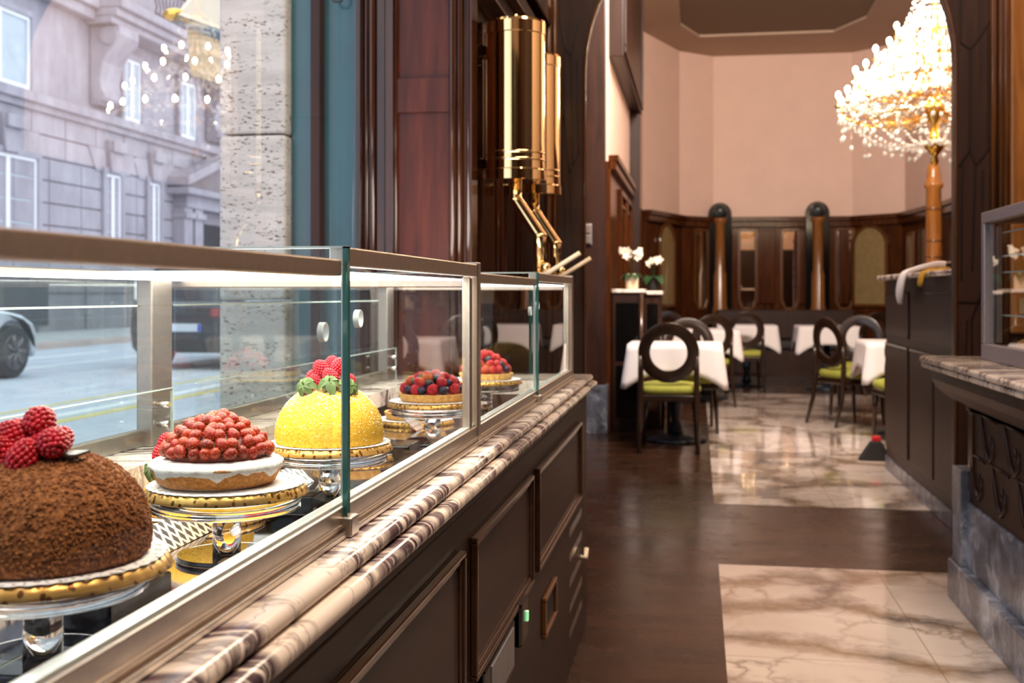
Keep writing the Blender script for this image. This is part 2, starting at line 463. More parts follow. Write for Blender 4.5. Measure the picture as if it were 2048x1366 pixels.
# near room shell; unseen wood and plaster areas shaped for the brass reflections
m = MB()
m.box(-1.27, -1.12, -2.6, 3.70, -.1, .70); m.box(-1.27, -1.12, -2.6, 3.70, 3.75, 4.4); m.box(-1.27, -1.12, -2.6, -1.4, .70, 3.75)
struct(m.build('wall_left', M['wood_pier']))
m = MB(); m.box(-1.27, 2.9, -2.75, -2.6, -.1, 3.4)
struct(m.build('wall_back', M['wood_dark']))
m = MB(); m.box(-1.27, 2.9, -2.75, -2.6, 3.4, 4.4); m.box(1.9, 2.05, -2.6, 3.3, 3.9, 4.4); m.box(1.9, 2.05, 3.3, 5.1, 1.6, 4.4)
struct(m.build('wall_back_plaster', M['plaster']))
m = MB(); m.box(1.9, 2.05, -2.6, 3.3, -.1, 3.9); m.box(1.9, 2.05, 3.3, 5.1, -.1, 1.6)
struct(m.build('wall_right', M['wood_dark']))
struct(B(-1.27, 2.05, -2.75, 5.1, 4.2, 4.4).build('ceiling', M['ceil']))

# pier facing the camera
PY = 3.72
m = MB(); m.box(-1.12, -.81, PY, 4.02, 0, 4.4)
m.box(-1.01, -.825, PY-.012, PY, atY(850,225,PY)[1], atY(850,157,PY)[1])
m.box(-1.01, -.825, PY-.012, PY, 0, .95)
struct(m.build('wall_pier', M['wood_pier'], bevel=.002))
m = MB()
m.box(-1.150, -1.134, PY-.03, PY+.05, 0, 4.2); m.box(-1.076, -1.050, PY-.022, PY, 0, 4.2); m.box(-1.044, -1.018, PY-.034, PY, 0, 4.2)
for x, r, y in ((-1.118, .012, -.012), (-1.096, .014, -.02), (-1.014, .008, -.02), (-.815, .012, -.03), (-.795, .010, -.012), (-.770, .013, .02)):
    m.tube([(x, PY+y+.01, 0), (x, PY+y+.01, 4.2)], r, 10)
m.box(-1.155, -1.055, PY-.004, PY+.05, 0, 4.2)
m.box(-.82, -.757, PY+.02, PY+.12, 0, 4.2)
struct(m.build('trim_1', M['wood_niche']))

# niche wall with raised panels, cornice
m = MB(); m.box(-1.27, -.80, 4.0, 5.1, 0, 4.4)
struct(m.build('wall_niche', M['wood_niche']))
m = MB()
def frame_x(m, x, y0, y1, z0, z1, w=.03, t=.022):
    m.box(x, x+t, y0, y1, z0, z0+w); m.box(x, x+t, y0, y1, z1-w, z1)
    m.box(x, x+t, y0, y0+w, z0+w, z1-w); m.box(x, x+t, y1-w, y1, z0+w, z1-w)
def frame_y(m, y, x0, x1, z0, z1, w=.03, t=.022):
    m.box(x0, x1, y-t, y, z0, z0+w); m.box(x0, x1, y-t, y, z1-w, z1)
    m.box(x0, x0+w, y-t, y, z0+w, z1-w); m.box(x1-w, x1, y-t, y, z0+w, z1-w)
frame_x(m, -.80, 4.06, 4.52, 1.0, 2.12); frame_x(m, -.80, 4.56, 5.03, 1.0, 2.12)
frame_x(m, -.80, 4.12, 4.46, 1.08, 2.04, .02, .012); frame_x(m, -.80, 4.62, 4.97, 1.08, 2.04, .02, .012)
m.box(-.80, -.72, 3.86, 5.09, 2.18, 2.24); m.box(-.80, -.68, 3.86, 5.09, 2.24, 2.30); m.box(-.80, -.66, 3.86, 5.09, 2.34, 2.42)
struct(m.build('trim_2', M['wood_niche'], bevel=.005))

# arch wall between the two rooms
AY = 5.1
AX0, AX1, SPR = -.512, 1.100, 2.13
AR = (AX1-AX0)/2; AC = (AX0+AX1)/2
m = MB()
m.box(-1.27, AX0, AY, AY+.1, 0, 5.0)
m.box(AX1, 3.2, AY, AY+.1, 0, 5.0)
n = 28
for i in range(n):
    a0 = PI - PI*i/n; a1 = PI - PI*(i+1)/n
    p = [(AC+AR*cos(a0), SPR+AR*sin(a0)), (AC+AR*cos(a1), SPR+AR*sin(a1)), (AC+AR*cos(a1), 5.0), (AC+AR*cos(a0), 5.0)]
    m.prism(p, 'y', AY, AY+.1)
struct(m.build('wall_arch', M['wood_dark']))
m = MB(); m.box(AX1+.35, 3.1, AY+.1, AY+.13, 2.2, 4.9); m.box(-1.0, 3.1, AY+.1, AY+.13, 3.02, 4.9)
struct(m.build('wall_arch_plaster', M['plaster']))
m = MB()
m.tube([(AX0+.004, AY-.006, 0), (AX0+.004, AY-.006, SPR)] + [(AC+(AR-.004)*cos(PI-PI*i/24), AY-.006, SPR+(AR-.004)*sin(PI-PI*i/24)) for i in range(1, 24)] + [(AX1-.004, AY-.006, SPR), (AX1-.004, AY-.006, 0)], .007, 8)
for u, r in ((1986, .014), (2001, .012), (2012, .016)):
    x = atY(u, 300, AY)[0]; m.tube([(x, AY-.008, .9), (x, AY-.008, 4.2)], r, 10)
for u, r in ((1110, .012), (1098, .016)):
    x = atY(u, 300, AY)[0]; m.tube([(x, AY-.008, 0), (x, AY-.008, 4.2)], r, 10)
struct(m.build('trim_3', M['wood_trim']))
struct(B(atY(2018,0,AY)[0], 1.88, AY-.03, AY, .95, 4.2).build('trim_4', M['wood_amber'], bevel=.01))
# ebony inlay lines of the two jambs
def strips(m, lines, Y, w=.007, t=.006):
    for ln in lines:
        P = [atY(u, v, Y) for u, v in ln]
        for (x0, z0), (x1, z1) in zip(P[:-1], P[1:]):
            dx, dz = x1-x0, z1-z0; L = math.hypot(dx, dz); nx, nz = -dz/L*w/2, dx/L*w/2
            m.prism([(x0+nx, z0+nz), (x0-nx, z0-nz), (x1-nx, z1-nz), (x1+nx, z1+nz)], 'y', Y-t, Y+.002)
m = MB()
strips(m, [[(1921,-40),(1921,85),(1941,98),(1960,72),(1988,26)], [(1941,98),(1939,300),(1924,322),(1918,332)], [(1939,300),(1950,330)], [(1950,330),(1962,318),(1976,298),(1976,60)],
           [(1924,322),(1922,560)], [(1950,330),(1944,540)], [(1966,340),(1962,585)], [(1962,585),(1942,640)], [(1934,640),(1930,735)], [(1942,640),(1944,735)], [(1914,604),(1960,604)]], AY)
strips(m, [[(1122,-20),(1120,40),(1130,95),(1127,230),(1140,345),(1143,440),(1150,560)], [(1130,95),(1143,110),(1158,40)], [(1143,110),(1146,330),(1140,345)], [(1146,330),(1160,300)], [(1128,230),(1124,350),(1132,420),(1130,560)], [(1155,120),(1158,300)]], AY)
struct(m.build('trim_5', M['wood_inlay']))

# passage and left side of the tea room
m = MB(); m.box(-1.27, -.98, AY+.1, 5.7, 0, 4.5); m.box(-1.27, -.98, 5.7, 8.5, 0, .9); m.box(-1.27, -.98, 5.7, 8.5, 3.1, 4.5); m.box(-1.27, -.98, 8.5, 9.02, 0, 4.5)
m.box(-1.0, -.735, 9.02, 9.14, .39, 4.5)
struct(m.build('wall_left_2', M['wood_dark'], bevel=.003))
m = MB()
m.box(-1.0, -.72, 9.14, 12.3, 2.2, 4.9); m.box(-1.0, -.72, 12.3, 14.2, 2.9, 4.9); m.box(-1.0, -.72, 14.2, 15.2, 2.2, 4.9)
struct(m.build('wall_left_3', M['plaster']))
m = MB()
m.box(-1.0, -.70, 9.14, 12.3, 0, 2.2); m.box(-1.0, -.70, 12.3, 14.2, 0, 1.0); m.box(-1.0, -.70, 14.2, 15.2, 0, 2.2)
m.box(-.72, -.655, 9.14, 11.9, 2.13, 2.2); m.box(-.72, -.635, 9.14, 11.9, 2.2, 2.25)
for y0, y1 in ((10.1, 10.9), (11.0, 11.8)):
    frame_x(m, -.70, y0, y1, 1.0, 2.06, .05, .03); frame_x(m, -.70, y0+.12, y1-.12, 1.1, 1.94, .03, .02)
struct(m.build('wall_left_wainscot', M['wood_wains'], bevel=.006))
m = MB(); m.box(-.80, -.615, 12.05, 12.25, 0, 4.8); m.box(-.74, -.60, 9.2, 12.25, 3.06, 4.8)
frame_x(m, -.60, 9.25, 12.2, 3.10, 4.6, .06, .02)
struct(m.build('trim_6', M['wood_dark'], bevel=.006))

# far end of the tea room: canted back wall, wainscot, right side
PTS = [(-.72, 14.90), (-.26, 16.2), (.22, 16.65), (2.18, 16.70), (2.80, 16.1), (3.0, 14.1), (3.02, 5.1)]
def wallseg(m, p, q, z0, z1, off, th):
    p, q = Vector(p), Vector(q); d = (q-p).normalized(); nrm = Vector((d.y, -d.x))   # towards the room
    a = p+nrm*off; b = q+nrm*off; c = q+nrm*(off-th)+d*.0; e = p+nrm*(off-th)
    m.prism([tuple(a), tuple(b), tuple(c), tuple(e)], 'z', z0, z1)
m = MB()
for p, q in zip(PTS[:-1], PTS[1:]): wallseg(m, p, q, 2.1, 5.0, 0, .2)
struct(m.build('wall_far', M['plaster']))
m = MB()
for p, q in zip(PTS[:-1], PTS[1:]):
    wallseg(m, p, q, 0, 2.12, .04, .22)
    wallseg(m, p, q, 2.08, 2.165, .10, .2); wallseg(m, p, q, 2.165, 2.23, .13, .2)
struct(m.build('wall_far_wainscot', M['wood_wains'], bevel=.008))
# tea room ceiling with a sunken tray
TX0, TX1, TY0, TY1, CZ = -.22, 2.08, 6.6, 15.36, 4.58
m = MB()
m.box(-1.27, TX0, 5.1, 17.0, CZ, CZ+.03); m.box(TX1, 3.3, 5.1, 17.0, CZ, CZ+.03)
m.box(TX0, TX1, 5.1, TY0, CZ, CZ+.03); m.box(TX0, TX1, TY1, 17.0, CZ, CZ+.03)
ch = .24
m.prism([(TX0, TY1), (TX0, TY1-ch*3), (TX0+ch, TY1)], 'z', CZ, CZ+.03)
m.prism([(TX1, TY1), (TX1-ch*1.3, TY1), (TX1, TY1-ch*3)], 'z', CZ, CZ+.03)
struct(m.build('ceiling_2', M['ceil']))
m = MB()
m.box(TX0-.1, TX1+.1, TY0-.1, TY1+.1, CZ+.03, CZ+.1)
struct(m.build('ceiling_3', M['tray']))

# green marble plinths
m = MB(); m.box(-1.0, -.715, 8.98, 9.16, 0, .39)
struct(m.build('baseboard_left', M['green_stone'], bevel=.004))
m = MB()
for p, q in zip(PTS[:5], PTS[1:6]): wallseg(m, p, q, 0, .3, .08, .1)
struct(m.build('baseboard_far', M['green_dark']))

# ------------------------------------------------------------------ wall fittings
sw = thing('light_switch', 'chrome double light switch on dark passage jamb beside brass taps', 'switch', (-.885, 9.02, 1.60))
MB().box(-.045, .045, -.02, 0, -.085, .085).build('plate', M['screen'], sw, bevel=.006)
for z in (-.04, .04): B(-.038, .038, -.034, -.02, z-.034, z+.034).build('rocker', M['alu_side'], sw, bevel=.004)

# columns in black niches on the back wall
bw = PTS[2][1]-.04
for i, u in enumerate((1440, 1635)):
    x = atY(u, 500, 16.5)[0]
    lab = ('left', 'right')[i]
    t = thing('niche_column', 'fluted brown wall column in black rounded niche, %s of the pair' % lab, 'column', (x, 16.5, 0), 0, 'fluted wall columns')
    w = .165
    poly = [(-w, .0), (-w, 2.27)] + [(-w*cos(PI*k/14), 2.27+w*sin(PI*k/14)) for k in range(1, 14)] + [(w, 2.27), (w, 0)]
    MB().prism(poly, 'y', -.02, .10).build('niche', M['black'], t, bevel=.01)
    MB().ball((0, -.06, 2.31), .105, 20, 12).build('ball_finial', M['green_dark'], t)
    f = lambda a, z: 1 - .06*(abs(sin(8*a)) < .45)
    MB().lathe([(.11,.0),(.11,.9),(.095,.95),(.09,1.40),(.072,1.46),(.066,2.12),(.09,2.17),(.09,2.21)], 0, -.06, 0, 48, fn=f).build('shaft', M['wood_amber'], t)

def mirror_panel(p, q, f, w, z0, z1, off, label, arched=False):
    p, q = Vector(p), Vector(q); d = (q-p).normalized(); nrm = Vector((d.y, -d.x))
    c = p + (q-p)*f + nrm*off
    t = thing('wall_mirror', label, 'mirror', (c.x, c.y, 0), math.atan2(d.y, d.x), 'mirror panels of the back wall')
    h = w/2
    if arched:
        poly = [(-h, z0), (h, z0)] + [(h*cos(PI*k/16), z1-h+h*sin(PI*k/16)) for k in range(0, 17)]
    else:
        poly = [(-h, z1), (-h, z0+.12), (-h*.55, z0), (h*.55, z0), (h, z0+.12), (h, z1)]
    def scale(poly, k):
        zc = (z0+z1)/2; return [(x*(1+2*k/w), zc+(z-zc)*(1+2*k/(z1-z0))) for x, z in poly]
    MB().prism(poly, 'y', -.012, .0).build('mirror_glass', M['arch_panel'] if arched else M['mirror'], t)
    mm = MB(); o = scale(poly, .045); n = len(poly)
    for k in range(n):
        j = (k+1) % n
        mm.prism([poly[k], poly[j], o[j], o[k]], 'y', -.035, .0)
    mm.build('mirror_frame', M['wood_trim'], t, bevel=.006)
M['arch_panel'] = flat('olive_panel', lin(136, 116, 78), .35, var=.14, nscale=14, coat=.4)
P2, P3 = PTS[2], PTS[3]
L = P3[0]-P2[0]
for u, lab in ((1495, 'first narrow mirror right of the left wall column'), (1580, 'narrow mirror just left of the right wall column'), (1690, 'narrow mirror just right of the right wall column')):
    mirror_panel(P2, P3, (atY(u, 500, 16.6)[0]-P2[0])/L, .20, .93, 2.02, .05, lab)
mirror_panel(PTS[1], PTS[2], .56, .22, .93, 2.02, .05, 'narrow mirror on canted wall left of the left column')
mirror_panel(PTS[0], PTS[1], .52, .5, .98, 2.05, .05, 'olive arched panel behind the orchids on the left', True)
mirror_panel(PTS[3], PTS[4], .40, .5, .98, 2.05, .05, 'olive arched panel behind the marble topped desk', True)
mirror_panel(PTS[4], PTS[5], .25, .22, 1.0, 1.9, .05, 'slim mirror left of the amber turned post')
mirror_panel(PTS[4], PTS[5], .62, .22, 1.0, 1.9, .05, 'slim mirror right of the amber turned post')
# flat frames between the mirrors
m = MB()
for u in (1530, 1605, 1470): pass
for f0, f1 in ((.06, .14), (.30, .45), (.62, .66), (.90, .97)):
    wallseg(m, (P2[0]+L*f0, P2[1]), (P2[0]+L*f1, P2[1]), .98, 2.04, .06, .05)
struct(m.build('trim_7', M['wood_wains'], bevel=.01))

# banquette under the mirrors
t = thing('banquette', 'long dark upholstered bench along the mirrored back wall', 'bench', (1.2, 16.05, 0))
B(-.95, .95, -.25, .2, .0, .36).build('base', M['wood_dark'], t)
B(-.95, .95, -.30, .2, .36, .48).build('seat', M['blackm'], t, bevel=.03)
B(-.95, .95, .12, .25, .48, .90).build('backrest', M['wood_dark'], t, bevel=.03)

# tall turned post on the right
x, y = 2.17, 11.0
t = thing('turned_post', 'tall amber turned wooden post with rounded cap behind the desk', 'post', (x, y, 0))
MB().lathe([(.12,0),(.12,.15),(.075,.2),(.072,1.7),(.066,2.1),(.085,2.12),(.085,2.15),(.066,2.17),(.064,2.24),(.05,2.32),(.03,2.35),(.01,2.36)], seg=24).build('shaft', M['wood_amber'], t)
for z in (1.25, 1.45, 1.6, 1.9): MB().lathe([(.070,z),(.078,z+.012),(.070,z+.024)], seg=24, caps=False).build('ring', M['wood_trim'], t)

# ------------------------------------------------------------------ window and street
B(-1.135, -1.127, -1.4, 3.70, .70, 3.75).build('window_1', M['winpane'])['kind'] = 'structure'
m = MB()
m.box(-1.42, -1.15, 3.80, 3.86, -.05, 4.6)
m.box(-1.175, -1.155, 3.775, 3.80, 0, 4.6)
struct(m.build('trim_8', M['teal'], bevel=.004))
struct(B(-1.332, -1.296, 3.75, 3.80, 0, 4.6).build('trim_9', M['wood_dark'], bevel=.004))
lt = thing('shutter_latch', 'small dark iron stirrup latch hanging on the teal shutter', 'latch', (-1.235, 3.755, 2.17))
MB().tube([(-.018,0,.03),(-.022,0,-.02),(-.012,0,-.035),(.012,0,-.035),(.022,0,-.02),(.018,0,.03),(0,0,.05)], .004, 8, closed=True).build('stirrup', M['iron'], lt)
MB().tube([(0,0,.05),(0,0,.15)], .006, 8).build('strap', M['redlight'], lt)
m = MB()
zs = [-.05, 1.095, 1.68, 2.6, 3.5, 4.7]
for z0, z1 in zip(zs[:-1], zs[1:]):
    mm = m.box(-1.665, -1.42, 3.74, 4.35, z0+.003, z1-.003)
struct(m.build('pillar', M['travertine'], bevel=.014, seg=3))

struct(B(-13.3, -1.27, -15, 90, -.2, -.03).build('ground_road', M['asphalt']))
m = MB(); m.box(-17.2, -13.5, -15, 90, -.2, .12); m.box(-2.6, -1.27, -15, 90, -.2, .0)
struct(m.build('ground_pavement', M['pave']))
struct(B(-13.55, -13.3, -15, 90, -.2, .11).build('ground_kerb', M['kerb'], bevel=.03))
m = MB(); m.box(-6.02, -5.87, -5, 90, -.031, -.024); m.box(-10.3, -10.15, -5, 90, -.031, -.024)
for y in range(0, 80, 6): m.box(-11.8, -11.65, y, y+3.0, -.031, -.024)
struct(m.build('ground_marking_white', M['roadwhite']))
m = MB(); m.box(-5.74, -5.60, -5, 90, -.031, -.024); m.box(-6.62, -6.54, -5, 90, -.031, -.024)
struct(m.build('ground_marking_yellow', M['roadyellow']))

# palazzo across the street
FX = -17.0
bl = thing('stone_building', 'grey stone palazzo with white casement windows across the street', 'building', (0, 0, 0))
m = MB(); m.box(FX-3, FX, -8, 80, 1.6, 18)
m.build('wall', M['facade'], bl)
m = MB(); m.box(FX-3, FX+.12, -8, 80, 0, 1.62)
m.build('plinth', M['facade_d'], bl)
m = MB()
for y in [22 + 2.35*i for i in range(14)]: m.box(FX+.12, FX+.135, y, y+.05, .1, 1.6)
m.box(FX+.1, FX+.22, -8, 80, 1.55, 1.72); m.box(FX+.12, FX+.14, -8, 80, 1.12, 1.17)
m.build('plinth_joints', M['facade_g'], bl)
m = MB()
zz = 1.75
while zz < 5.3:
    y = 14 + (int(zz*10) % 2)*.8
    while y < 46:
        m.box(FX, FX+.07, y+.02, y+1.55, zz+.025, zz+.565); y += 1.57
    zz += .59
m.build('ashlar_courses', M['facade'], bl)
m = MB()
m.box(FX, FX+.30, -8, 80, 6.04, 6.28); m.box(FX, FX+.18, -8, 80, 5.86, 6.04)
m.build('string_course', M['facade'], bl)
def bwin(y0, y1, z0, z1, key=True, mull=1):
    w = MB(); fr = .16
    w.box(FX, FX+.16, y0-fr, y0, z0-.1, z1+fr); w.box(FX, FX+.16, y1, y1+fr, z0-.1, z1+fr); w.box(FX, FX+.16, y0, y1, z1, z1+fr)
    w.box(FX, FX+.28, y0-fr-.1, y1+fr+.1, z0-.22, z0-.06)
    so = w.build('window', M['facade'], bl)
    p = MB(); p.box(FX, FX+.05, y0, y1, z0, z1); p.build('pane', M['curtain'], so)
    s = MB(); e = .09
    s.box(FX, FX+.1, y0, y0+e, z0, z1); s.box(FX, FX+.1, y1-e, y1, z0, z1); s.box(FX, FX+.098, y0+e, y1-e, z1-e, z1); s.box(FX, FX+.098, y0+e, y1-e, z0, z0+e)
    for k in range(mull):
        yc = y0+(y1-y0)*(k+1)/(mull+1); s.box(FX, FX+.102, yc-.07, yc+.07, z0+.001, z1-.001)
    s.build('casement', M['winframe'], so)
    if key:
        yc = (y0+y1)/2; k_ = MB()
        k_.prism([(yc-.28, z1+.02), (yc+.28, z1+.02), (yc+.42, z1+.95), (yc-.42, z1+.95)], 'x', FX, FX+.24)
        k_.box(FX, FX+.36, yc-.36, yc+.36, z1+.62, z1+.95)
        k_.build('keystone', M['facade'], so, bevel=.03)
        for sgn in (-1, 1):
            v_ = MB()
            v_.prism([(yc+sgn*.32, z1+.03), (yc+sgn*.95, z1+.03), (yc+sgn*1.35, z1+.68), (yc+sgn*.44, z1+.68)], 'x', FX, FX+.11)
            v_.build('voussoir', M['facade'], so, bevel=.02)
for y0, y1 in ((24.3, 26.75), (30.15, 31.05), (32.75, 33.5), (20.0, 21.8)): bwin(y0, y1, 2.55, 4.62)
for y0, y1 in ((23.9, 26.45), (31.2, 32.25), (34.9, 36.1), (38.6, 39.8), (18.5, 21.0)): bwin(y0, y1, 6.35, 8.2, False)
# balcony on consoles, with iron railing
m = MB(); m.box(FX, FX+1.15, 29.2, 60, 9.15, 9.42); m.box(FX, FX+1.0, 29.2, 60, 8.92, 9.15); m.box(FX, FX+.85, 29.2, 60, 8.72, 8.92)
m.box(FX, FX+.5, -8, 29.2, 9.1, 9.4); m.box(FX, FX+.35, -8, 29.2, 8.8, 9.1)
m.build('balcony_slab', M['facade'], bl, bevel=.04)
for y in (30.0, 37.6):
    c = MB()
    prof = [(FX, 6.45), (FX+.28, 6.5), (FX+.42, 6.8), (FX+.36, 7.2), (FX+.45, 7.7), (FX+.75, 8.15), (FX+.95, 8.45), (FX+.95, 8.72), (FX, 8.72)]
    c.prism([(p[0], p[1]) for p in prof], 'y', y-.55, y+.55)
    cc = c.build('console', M['facade'], bl, bevel=.06, seg=3)
    MB().tube([(FX+.62, y-.62, 8.42), (FX+.62, y+.62, 8.42)], .26, 16).build('scroll', M['facade'], cc)
    MB().tube([(FX+.34, y-.6, 6.72), (FX+.34, y+.6, 6.72)], .16, 14).build('scroll', M['facade'], cc)
m = MB(); m.box(FX+.95, FX+1.0, 31.5, 50, 9.5, 9.55); m.box(FX+.95, FX+1.0, 31.5, 50, 10.4, 10.45)
y = 31.5
while y < 46:
    m.tube([(FX+.97, y, 9.5), (FX+.97, y+.1, 9.75), (FX+.97, y-.04, 10.0), (FX+.97, y+.05, 10.4)], .025, 6); y += .24
m.build('railing', M['iron'], bl)
# portal
po = MB(); y0, y1 = 34.2, 40.6
po.box(FX, FX+.55, y0+.3, y1-.3, 3.95, 4.45)
pt = po.build('portal', M['facade'], bl, bevel=.03)
q = MB(); yc = (y0+y1)/2
q.prism([(y0, 4.45), (y1, 4.45), (y1, 4.72), (yc, 5.75), (y0, 4.72)], 'x', FX, FX+.45)
q.build('tympanum', M['facade_d'], pt)
q = MB()
for (a, za), (b, zb) in (((y0-.2, 4.62), (yc, 5.72)), ((yc, 5.72), (y1+.2, 4.62))):
    q.prism([(a, za), (b, zb), (b, zb+.3), (a, za+.3)], 'x', FX, FX+.85)
q.box(FX, FX+.85, y0-.2, y1+.2, 4.36, 4.58)
q.build('pediment', M['facade'], pt, bevel=.03)
q = MB()
for yy in (y0+.55, y0+1.35, y1-1.35, y1-.55): q.box(FX, FX+.5, yy-.3, yy+.3, 0, 3.95); q.box(FX, FX+.6, yy-.36, yy+.36, 3.6, 3.8)
q.build('jambs', M['facade'], pt, bevel=.03)
q = B(FX+.1, FX+.2, y0+1.7, y1-1.7, .1, 3.5).build('door', M['blackm'], pt)
# basement grilles in the plinth
for y0, y1 in ((25.0, 27.2), (31.9, 33.5)):
    B(FX+.1, FX+.15, y0, y1, .3, 1.4).build('basement_window', M['iron'], bl)
B(FX+.16, FX+.2, 31.7, 32.9, .95, 1.5).build('plaque', M['white'], bl)
ps = thing('street_post', 'thin dark post on far pavement before the palazzo', 'post', (-14.2, 28.3, .12))
MB().tube([(0,0,0),(0,0,1.1)], .05, 10).build('pole', M['iron'], ps)
B(-.12, .12, -.12, .12, .35, .75).build('box', M['blackm'], ps, bevel=.02)

# awning outside, beyond the travertine pillar
aw = thing('awning', 'cream awning with teal border and gilt finial beyond the pillar', 'awning', (0, 0, 0))
A = Vector((*atY(352, 30, 6.6)[:1], 6.6, atY(352, 30, 6.6)[1])); 
def py(u, v, Y): x, z = atY(u, v, Y); return Vector((x, Y, z))
A = py(356, 33, 6.6); Bp = py(520, 92, 5.6); Cp = py(520, -160, 6.0); Dp = py(430, -60, 7.2)
nrm = (Bp-A).cross(Dp-A).normalized()*.02
m = MB(); vs = [A, Bp, Cp, Dp]; m.add(vs + [p+nrm for p in vs], [(0,1,2,3), (7,6,5,4), (0,4,5,1), (1,5,6,2), (2,6,7,3), (3,7,4,0)])
m.build('canopy', M['canvas'], aw)
m = MB(); e = [py(372, 45, 6.6), py(520, 105, 5.6), py(520, 190, 5.6), py(382, 150, 6.6)]; off = Vector((0, .03, 0))
m.add(e + [p+off for p in e], [(0,1,2,3), (7,6,5,4), (0,4,5,1), (1,5,6,2), (2,6,7,3), (3,7,4,0)])
m.build('valance', M['canvas2'], aw)
MB().tube([A+Vector((0,0,-.02)), Bp+Vector((0,0,-.02))], .032, 10).build('border_rail', M['teal'], aw)
MB().tube([A, py(432, -30, 6.9)], .02, 8).build('arm', M['gold'], aw)
MB().ball(tuple(py(348, 29, 6.6)), .05, 14, 8, (1.5, 1, .8)).build('finial', M['gold'], aw)

# cars at rest on the street, both heading away to the right
def car(name, label, x, y, L, W, H, paint, hood, suv=False):
    t = thing(name, label, 'car', (x, y, -.03))        # origin under the rear bumper centre, nose to +y
    hw = W/2
    wy = (.85, L-(.92 if suv else .56)); R = .36
    def arch(cy): return [(cy+.43*cos(PI*k/8), .36+.43*sin(PI*k/8)) for k in range(8, -1, -1)]
    if suv: top = [(L-.03,.45), (L-.06,.75), (L-.25,.95), (L-1.2,1.04), (.15,1.06), (.02,.95), (0,.55)]
    else: top = [(L,.42), (L-.01,.60), (L-.10,.74), (L-.35,.86), (L-.75,.93), (L-1.35,.97), (.25,1.0), (.02,.92), (0,.5)]
    poly = [(0.06,.26)] + arch(wy[0]) + arch(wy[1]) + [(L-.05,.24)] + top
    MB().prism(poly, 'x', -hw, hw).build('body', paint, t, bevel=.09, seg=4)
    zt = H; zb = 1.0
    if suv: cab = [(.12, zb), (.42, zt-.05), (.7, zt), (L-2.2, zt), (L-1.35, zb)]
    else: cab = [(.5, zb-.04), (1.15, zt-.03), (1.6, zt), (L-2.4, zt-.03), (L-1.3, zb-.06)]
    m = MB(); n = len(cab); ins = .16
    vs = [((-1 if z < zb+.05 else -1)*(hw-.04 - (ins if z > zb+.05 else 0)), yy, z) for yy, z in cab]
    vs += [(-a[0], a[1], a[2]) for a in vs]
    m.add(vs, [tuple(range(n))[::-1], tuple(range(n, 2*n))] + [(i, (i+1) % n, n+(i+1) % n, n+i) for i in range(n)])
    m.build('cabin_glass', M['carglass'], t, bevel=.05, seg=3)
    rp = [(cab[1][0]-.02, zt-.04), (cab[2][0], zt+.02), (cab[3][0], zt+.02), (cab[3][0]+.3, zt-.1), (cab[3][0]+.1, zt-.03), (cab[2][0], zt-.03)]
    MB().prism(rp, 'x', -hw+.19, hw-.19).build('roof', paint, t, bevel=.02)
    for sx in (-1, 1):
        for yy in wy:
            w = MB(); w.tube([(sx*(hw-.22), yy, .36), (sx*(hw-.2), yy, .36), (sx*(hw-.02), yy, .36), (sx*(hw), yy, .36)], [.33, .36, .36, .335], 28)
            wo = w.build('wheel', M['rubber'], t)
            r_ = MB(); r_.tube([(sx*(hw-.03), yy, .36), (sx*(hw+.012), yy, .36)], .245, 24)
            for k in range(7):
                a = 2*PI*k/7; r_.tube([(sx*(hw+.015), yy, .36), (sx*(hw+.015), yy+.23*cos(a), .36+.23*sin(a))], .028, 6)
            r_.build('rim', M['rim'], wo)
    for sx in (-1, 1):
        B(sx*hw*.62-.18, sx*hw*.62+.18, -.015, .05, .80, .93).build('tail_light', M['redlight'], t, bevel=.02)
        B(sx*hw*.7-.2, sx*hw*.7+.2, L-.12, L-.01, .56, .66).build('headlight', M['chrome'], t, bevel=.02)
    pl = B(-.26, .26, -.03, .0, .58, .70).build('number_plate', M['plate'], t, bevel=.006)
    for sx in (-1, 1): B(sx*.235-.025, sx*.235+.025, -.034, -.029, .585, .695).build('band', M['plateblue'], pl)
    B(-hw+.12, hw-.12, -.03, .08, .26, .44).build('bumper', M['blackm'], t, bevel=.03)
    return t
car('silver_car', 'silver car on the road at far left, only nose visible', -10.1, 10.15, 4.45, 1.8, 1.42, M['silver'], 0)
car('dark_car', 'dark charcoal car seen from behind on the road', -7.66, 16.0, 4.5, 1.85, 1.62, M['darkcar'], 0, True)
# ------------------------------------------------------------------ left counter
FXC = -.375
ct = thing('counter_cabinet', 'long dark wood counter with framed panels under marble on the left', 'counter', (0, 0, 0))
m = MB(); m.box(-1.10, FXC, .15, 3.68, .0, .765); m.box(-.79, FXC, 3.68, 3.83, 0, .803); m.box(-.42, FXC, .15, 3.68, .765, .803); m.box(-1.10, -.885, .15, 3.68, .765, .803); m.box(-.885, -.42, 3.52, 3.68, .765, .803); m.box(-.885, -.42, .15, .42, .765, .803)
m.build('carcass', M['wood_counter'], ct, bevel=.003)
def raised(y0, y1, z0, z1):
    p = MB(); p.box(FXC, FXC+.004, y0, y1, z0, z1)
    po = p.build('panel', M['wood_counter'], ct)
    fr = MB()
    for k, (w, t_) in enumerate(((.009, .015), (.018, .010), (.026, .005))):
        a = .0 if k == 0 else (.009 if k == 1 else .018)
        frame_x(fr, FXC, y0+a, y1-a, z0+a, z1-a, w-a, t_)
    fr.build('moulding', M['wood_trim_d'], po, bevel=.003)
M['wood_trim_d'] = wood('panel_moulding', lin(40,22,12), lin(68,42,24), .22, 'y', coat=.5)
for y0, y1 in ((.22, .92), (1.0, 1.74), (1.83, 2.49), (2.58, 3.55)): raised(y0, y1, .475, .715)
m = MB()
for k in range(5): m.box(FXC-.004, FXC+.001, 3.30, 3.66, .10+.075*k, .126+.075*k)
m.build('vent_slots', M['black'], ct)
